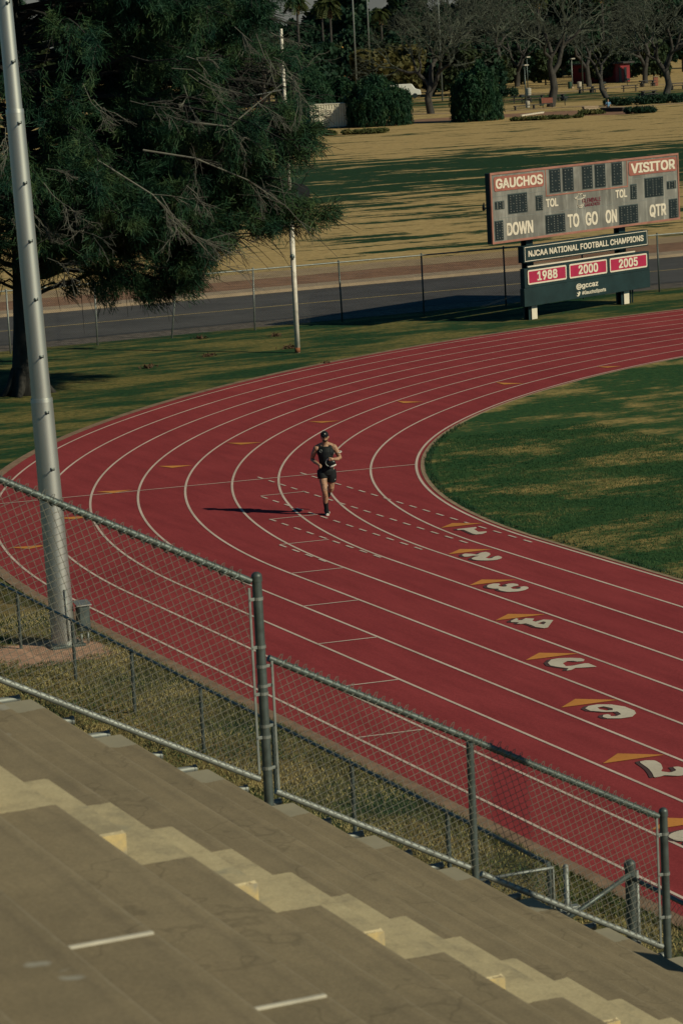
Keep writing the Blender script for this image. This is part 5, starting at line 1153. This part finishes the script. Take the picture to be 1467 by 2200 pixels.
part('cap', M['cloth'], cap, 0.006)
mb = MB(); mb.ball(A(0.0, 1.757, 0.150), (0.010, 0.006, 0.016), 8, 6); mb.build('cap_badge', M['white'], rn, True)
mb = MB(); mb.ball(A(-0.031, 1.692, 0.152), (0.030, 0.012, 0.018), 12, 8); mb.ball(A(0.031, 1.692, 0.152), (0.030, 0.012, 0.018), 12, 8); mb.tube([A(-0.076, 1.697, 0.07), A(-0.058, 1.697, 0.135), A(0.058, 1.697, 0.135), A(0.076, 1.697, 0.07)], 0.006, 6); mb.build('sunglasses', M['black'], rn, True)
mb = MB(); mb.ball(A(0, 1.608, 0.108), (0.050, 0.046, 0.034), 12, 8); mb.ball(A(0, 1.69, -0.02), (0.076, 0.06, 0.07), 12, 8); mb.build('hair', mat('dark hair', (0.025, 0.016, 0.012), 0.8), rn, True)
mb = MB(); mb.tube([A(-0.105+0.026*math.cos(t), 1.395+0.026*math.sin(t), 0.150) for t in np.linspace(0, 6.28, 14)], 0.005, 5); mb.build('chest_logo', M['galv'], rn)
mb = MB(); mb.tube([A(0.288+0.05*math.cos(t), 1.335+0.012*math.sin(t), -0.02-0.05*math.sin(t)) for t in np.linspace(0, 6.28, 14)], 0.011, 6); mb.build('armband', M['white'], rn)
mb = MB(); mb.ball(A(0.170, 0.76, 0.055), (0.012, 0.01, 0.02), 8, 6); mb.build('shorts_logo', M['white'], rn)
# pouch held at the waist
pc = empty('held_cap', (0, 0, 0)); pc.location = foot+np.array([0, 0, 1.14]); pc.rotation_euler = rn.rotation_euler; tag(pc, 'black and white cap held against the waist by the runner', 'cap')
def H(x, c, b): return A(x, c-1.14, b)
mb = MB(); mb.ball(H(0.095, 1.14, 0.215), (0.100, 0.045, 0.075), 18, 12); mb.build('crown', M['black'], pc, True)
mb = MB(); mb.tube([H(0.085+0.105*math.cos(t), 1.145+0.08*math.sin(t), 0.23) for t in np.linspace(1.6, 4.3, 12)], [0.012]*12, 8); mb.build('grey_band', M['galv'], pc, True)
mb = MB(); mb.tube([H(0.065, 1.058, 0.245), H(0.10, 1.064, 0.26), H(0.16, 1.085, 0.25), H(0.20, 1.10, 0.22)], [0.014, 0.018, 0.017, 0.012], 8); mb.build('white_peak', M['white'], pc, True)
mb = MB(); mb.tube([H(0.0, 1.205, 0.225), H(0.04, 1.232, 0.235), H(0.085, 1.238, 0.235)], [0.008, 0.014, 0.010], 8); mb.build('white_strap', M['white'], pc, True)

def far_person(loc, yaw, label, sit, shirt, trousers):
    root = empty('person', loc, yaw); tag(root, label, 'person'); mb = MB(); cl = MB(); tr_ = MB()
    hz = 0.45 if sit else 0.92
    mb.ball((0, 0, hz+0.74), (0.08, 0.095, 0.115), 12, 10); mb.ball((0, 0.095, hz+0.73), (0.014, 0.02, 0.02), 6, 5); mb.tube([(0, 0, hz+0.66), (0, 0, hz+0.5)], [0.055, 0.08], 10)
    for s in (-1, 1): mb.tube([(s*0.19, 0, hz+0.50), (s*0.26, 0.02, hz+0.24), (s*0.17, 0.20, hz+0.10), (s*0.1, 0.30, hz+0.1)], [0.05, 0.045, 0.035, 0.03], 8)
    mb.tube([(0, 0, hz), (0, 0, hz+0.5)], [0.12, 0.13], 12)
    cl.tube([(0, 0, hz-0.02), (0, 0, hz+0.2), (0, 0, hz+0.4), (0, 0, hz+0.54)], [0.155, 0.15, 0.175, 0.10], 14)
    for s in (-1, 1): cl.tube([(s*0.10, 0, hz+0.49), (s*0.19, 0, hz+0.49), (s*0.25, 0.02, hz+0.28)], [0.07, 0.07, 0.062], 10)
    for s in (-1, 1):
        P = [(s*0.1, 0, hz+0.02), (s*0.13, 0.42, 0.47), (s*0.12, 0.40, 0.08)] if sit else [(s*0.09, 0, hz), (s*0.10, 0.03, 0.48), (s*0.10, -0.02, 0.06)]
        mb.tube(P, [0.08, 0.055, 0.04], 10); tr_.tube(P, [0.10, 0.075, 0.06], 10); mb.tube([(P[2][0], P[2][1]-0.05, 0.04), (P[2][0], P[2][1]+0.16, 0.035)], [0.045, 0.035], 8)
    remesh(mb.build('body', M['skin'], root, True), 0.014); remesh(cl.build('shirt', shirt, root, True), 0.014); remesh(tr_.build('trousers', trousers, root, True), 0.014)
    mb = MB(); mb.ball((0, -0.015, hz+0.775), (0.086, 0.095, 0.095), 12, 8); mb.build('hair', M['bark'], root, True)
p = spot(1306, 239); far_person((p[0], p[1], 0), math.atan2(CAM[1]-p[1], CAM[0]-p[0])-math.pi/2, 'person in pale blue top sitting on the low stone seat in the park', True, mat('pale blue shirt', (0.16, 0.30, 0.44), 0.8), M['cloth'])
p = spot(562, 236); far_person((p[0], p[1], 0), 0.6, 'person in red clothing and pale cap standing beside a tree behind the pine', False, mat('red jacket', (0.45, 0.03, 0.05), 0.8), mat('dark red trousers', (0.25, 0.02, 0.03), 0.8))

# ---------------------------------------------------------------- grass that stands up
def blades(name, n, xr, yr, keep, hgt, wdt, m, z=0.0):
    P = np.stack([rng.uniform(*xr, n), rng.uniform(*yr, n), np.full(n, z)], 1); P = P[keep(P)]; n = len(P)
    h = hgt*rng.uniform(0.5, 1.3, n)[:, None]; up = unit(rng.normal(0, 0.55, (n, 3))*np.array([1, 1, 0])+np.array([0, 0, 1.0]))
    sd_ = unit(np.cross(up, rng.normal(0, 1, (n, 3))))*wdt*rng.uniform(0.6, 1.3, n)[:, None]
    V = np.stack([P-sd_, P+sd_, P+up*h+sd_*0.1], 1).reshape(-1, 3); o = mesh_obj(name, V, np.arange(n*3).reshape(n, 3), m); o['kind'] = 'stuff'; return o
edge = 9*LW+0.62
plane('worn_grass', -6, -26, 40, -edge-0.0, -0.008, M['strip'])
tag(blades('grass', 170000, (0.5, 30), (-20, -edge), lambda P: ~((P[:, 0] > XE-0.05) & (P[:, 1] < -12.4)) & (((P[:, 0]-PX-0.35)/1.0)**2+((P[:, 1]-PY+0.35)/1.05)**2 > 0.9+0.25*np.sin(P[:, 0]*9)*np.cos(P[:, 1]*8)), 0.070, 0.009, M['blade']), 'short worn grass between the bleacher and the track', 'grass')
tag(blades('green_grass', 24000, (-2, 30), (-11.0, -edge+0.03), lambda P: P[:, 1] > -10.55+0.25*np.sin(P[:, 0]*1.7), 0.075, 0.007, M['bladegreen']), 'greener longer grass along the outer edge of the track', 'grass')
def near_inner(P):
    return (P[:, 1] > 0.45) & (P[:, 1] < 9) & (np.hypot(np.minimum(P[:, 0], 0), P[:, 1]-R1) < R1-0.45)
o = blades('infield_grass', 150000, (-14, 16), (0.4, 14), near_inner, 0.045, 0.008, leafmat('infield blades', [(0.42, (0.018, 0.064, 0.026)), (0.56, (0.048, 0.098, 0.034)), (0.70, (0.24, 0.20, 0.08))], 0.4, 0.8), 0.008); tag(o, 'mown infield grass inside the bend of the track', 'grass')
def inner_rim(P):
    d = np.where(P[:, 0] > 0, P[:, 1], R1-np.hypot(P[:, 0], P[:, 1]-R1)); return (d > 0.19) & (d < 0.36) & (P[:, 1] < 11)
o = blades('rim_shade_grass', 160000, (-16, 16), (0.2, 11), inner_rim, 0.085, 0.008, M['weep'], 0.008); tag(o, 'longer grass along the kerb of the infield, coloured dark as its shadow line', 'grass')  # taller blades, coloured dark to stand in for the shadow line at the edge
# fallen leaf clumps on the lawn
lc = None
for i, (px, py) in enumerate(((622, 748), (592, 722), (448, 765), (318, 790), (700, 780), (430, 727))):
    p = spot(px, py); s = rng.uniform(0.3, 0.6)
    if lc is None:
        mb = MB(); k = 90; P = rng.normal(0, 1, (k, 3))*np.array([0.28, 0.16, 0.05])+np.array([0, 0, 0.07]); V, F = quads(P, unit(rng.normal(0, 1, (k, 3)))*0.07, unit(rng.normal(0, 1, (k, 3)))*0.035)
        lc = mesh_obj('leaf_clump', V, F, mat('dead brown leaves', (0.085, 0.05, 0.03), 0.95, scale=4)); o = lc
    else: o = lc.copy(); sc.collection.objects.link(o)
    o.location = p; o.scale = (s, s, s); o.rotation_euler = (0, 0, rng.uniform(0, 3)); tag(o, 'small dark clump of fallen twigs on the lawn behind the track', 'debris', 'fallen twig clumps on the lawn')
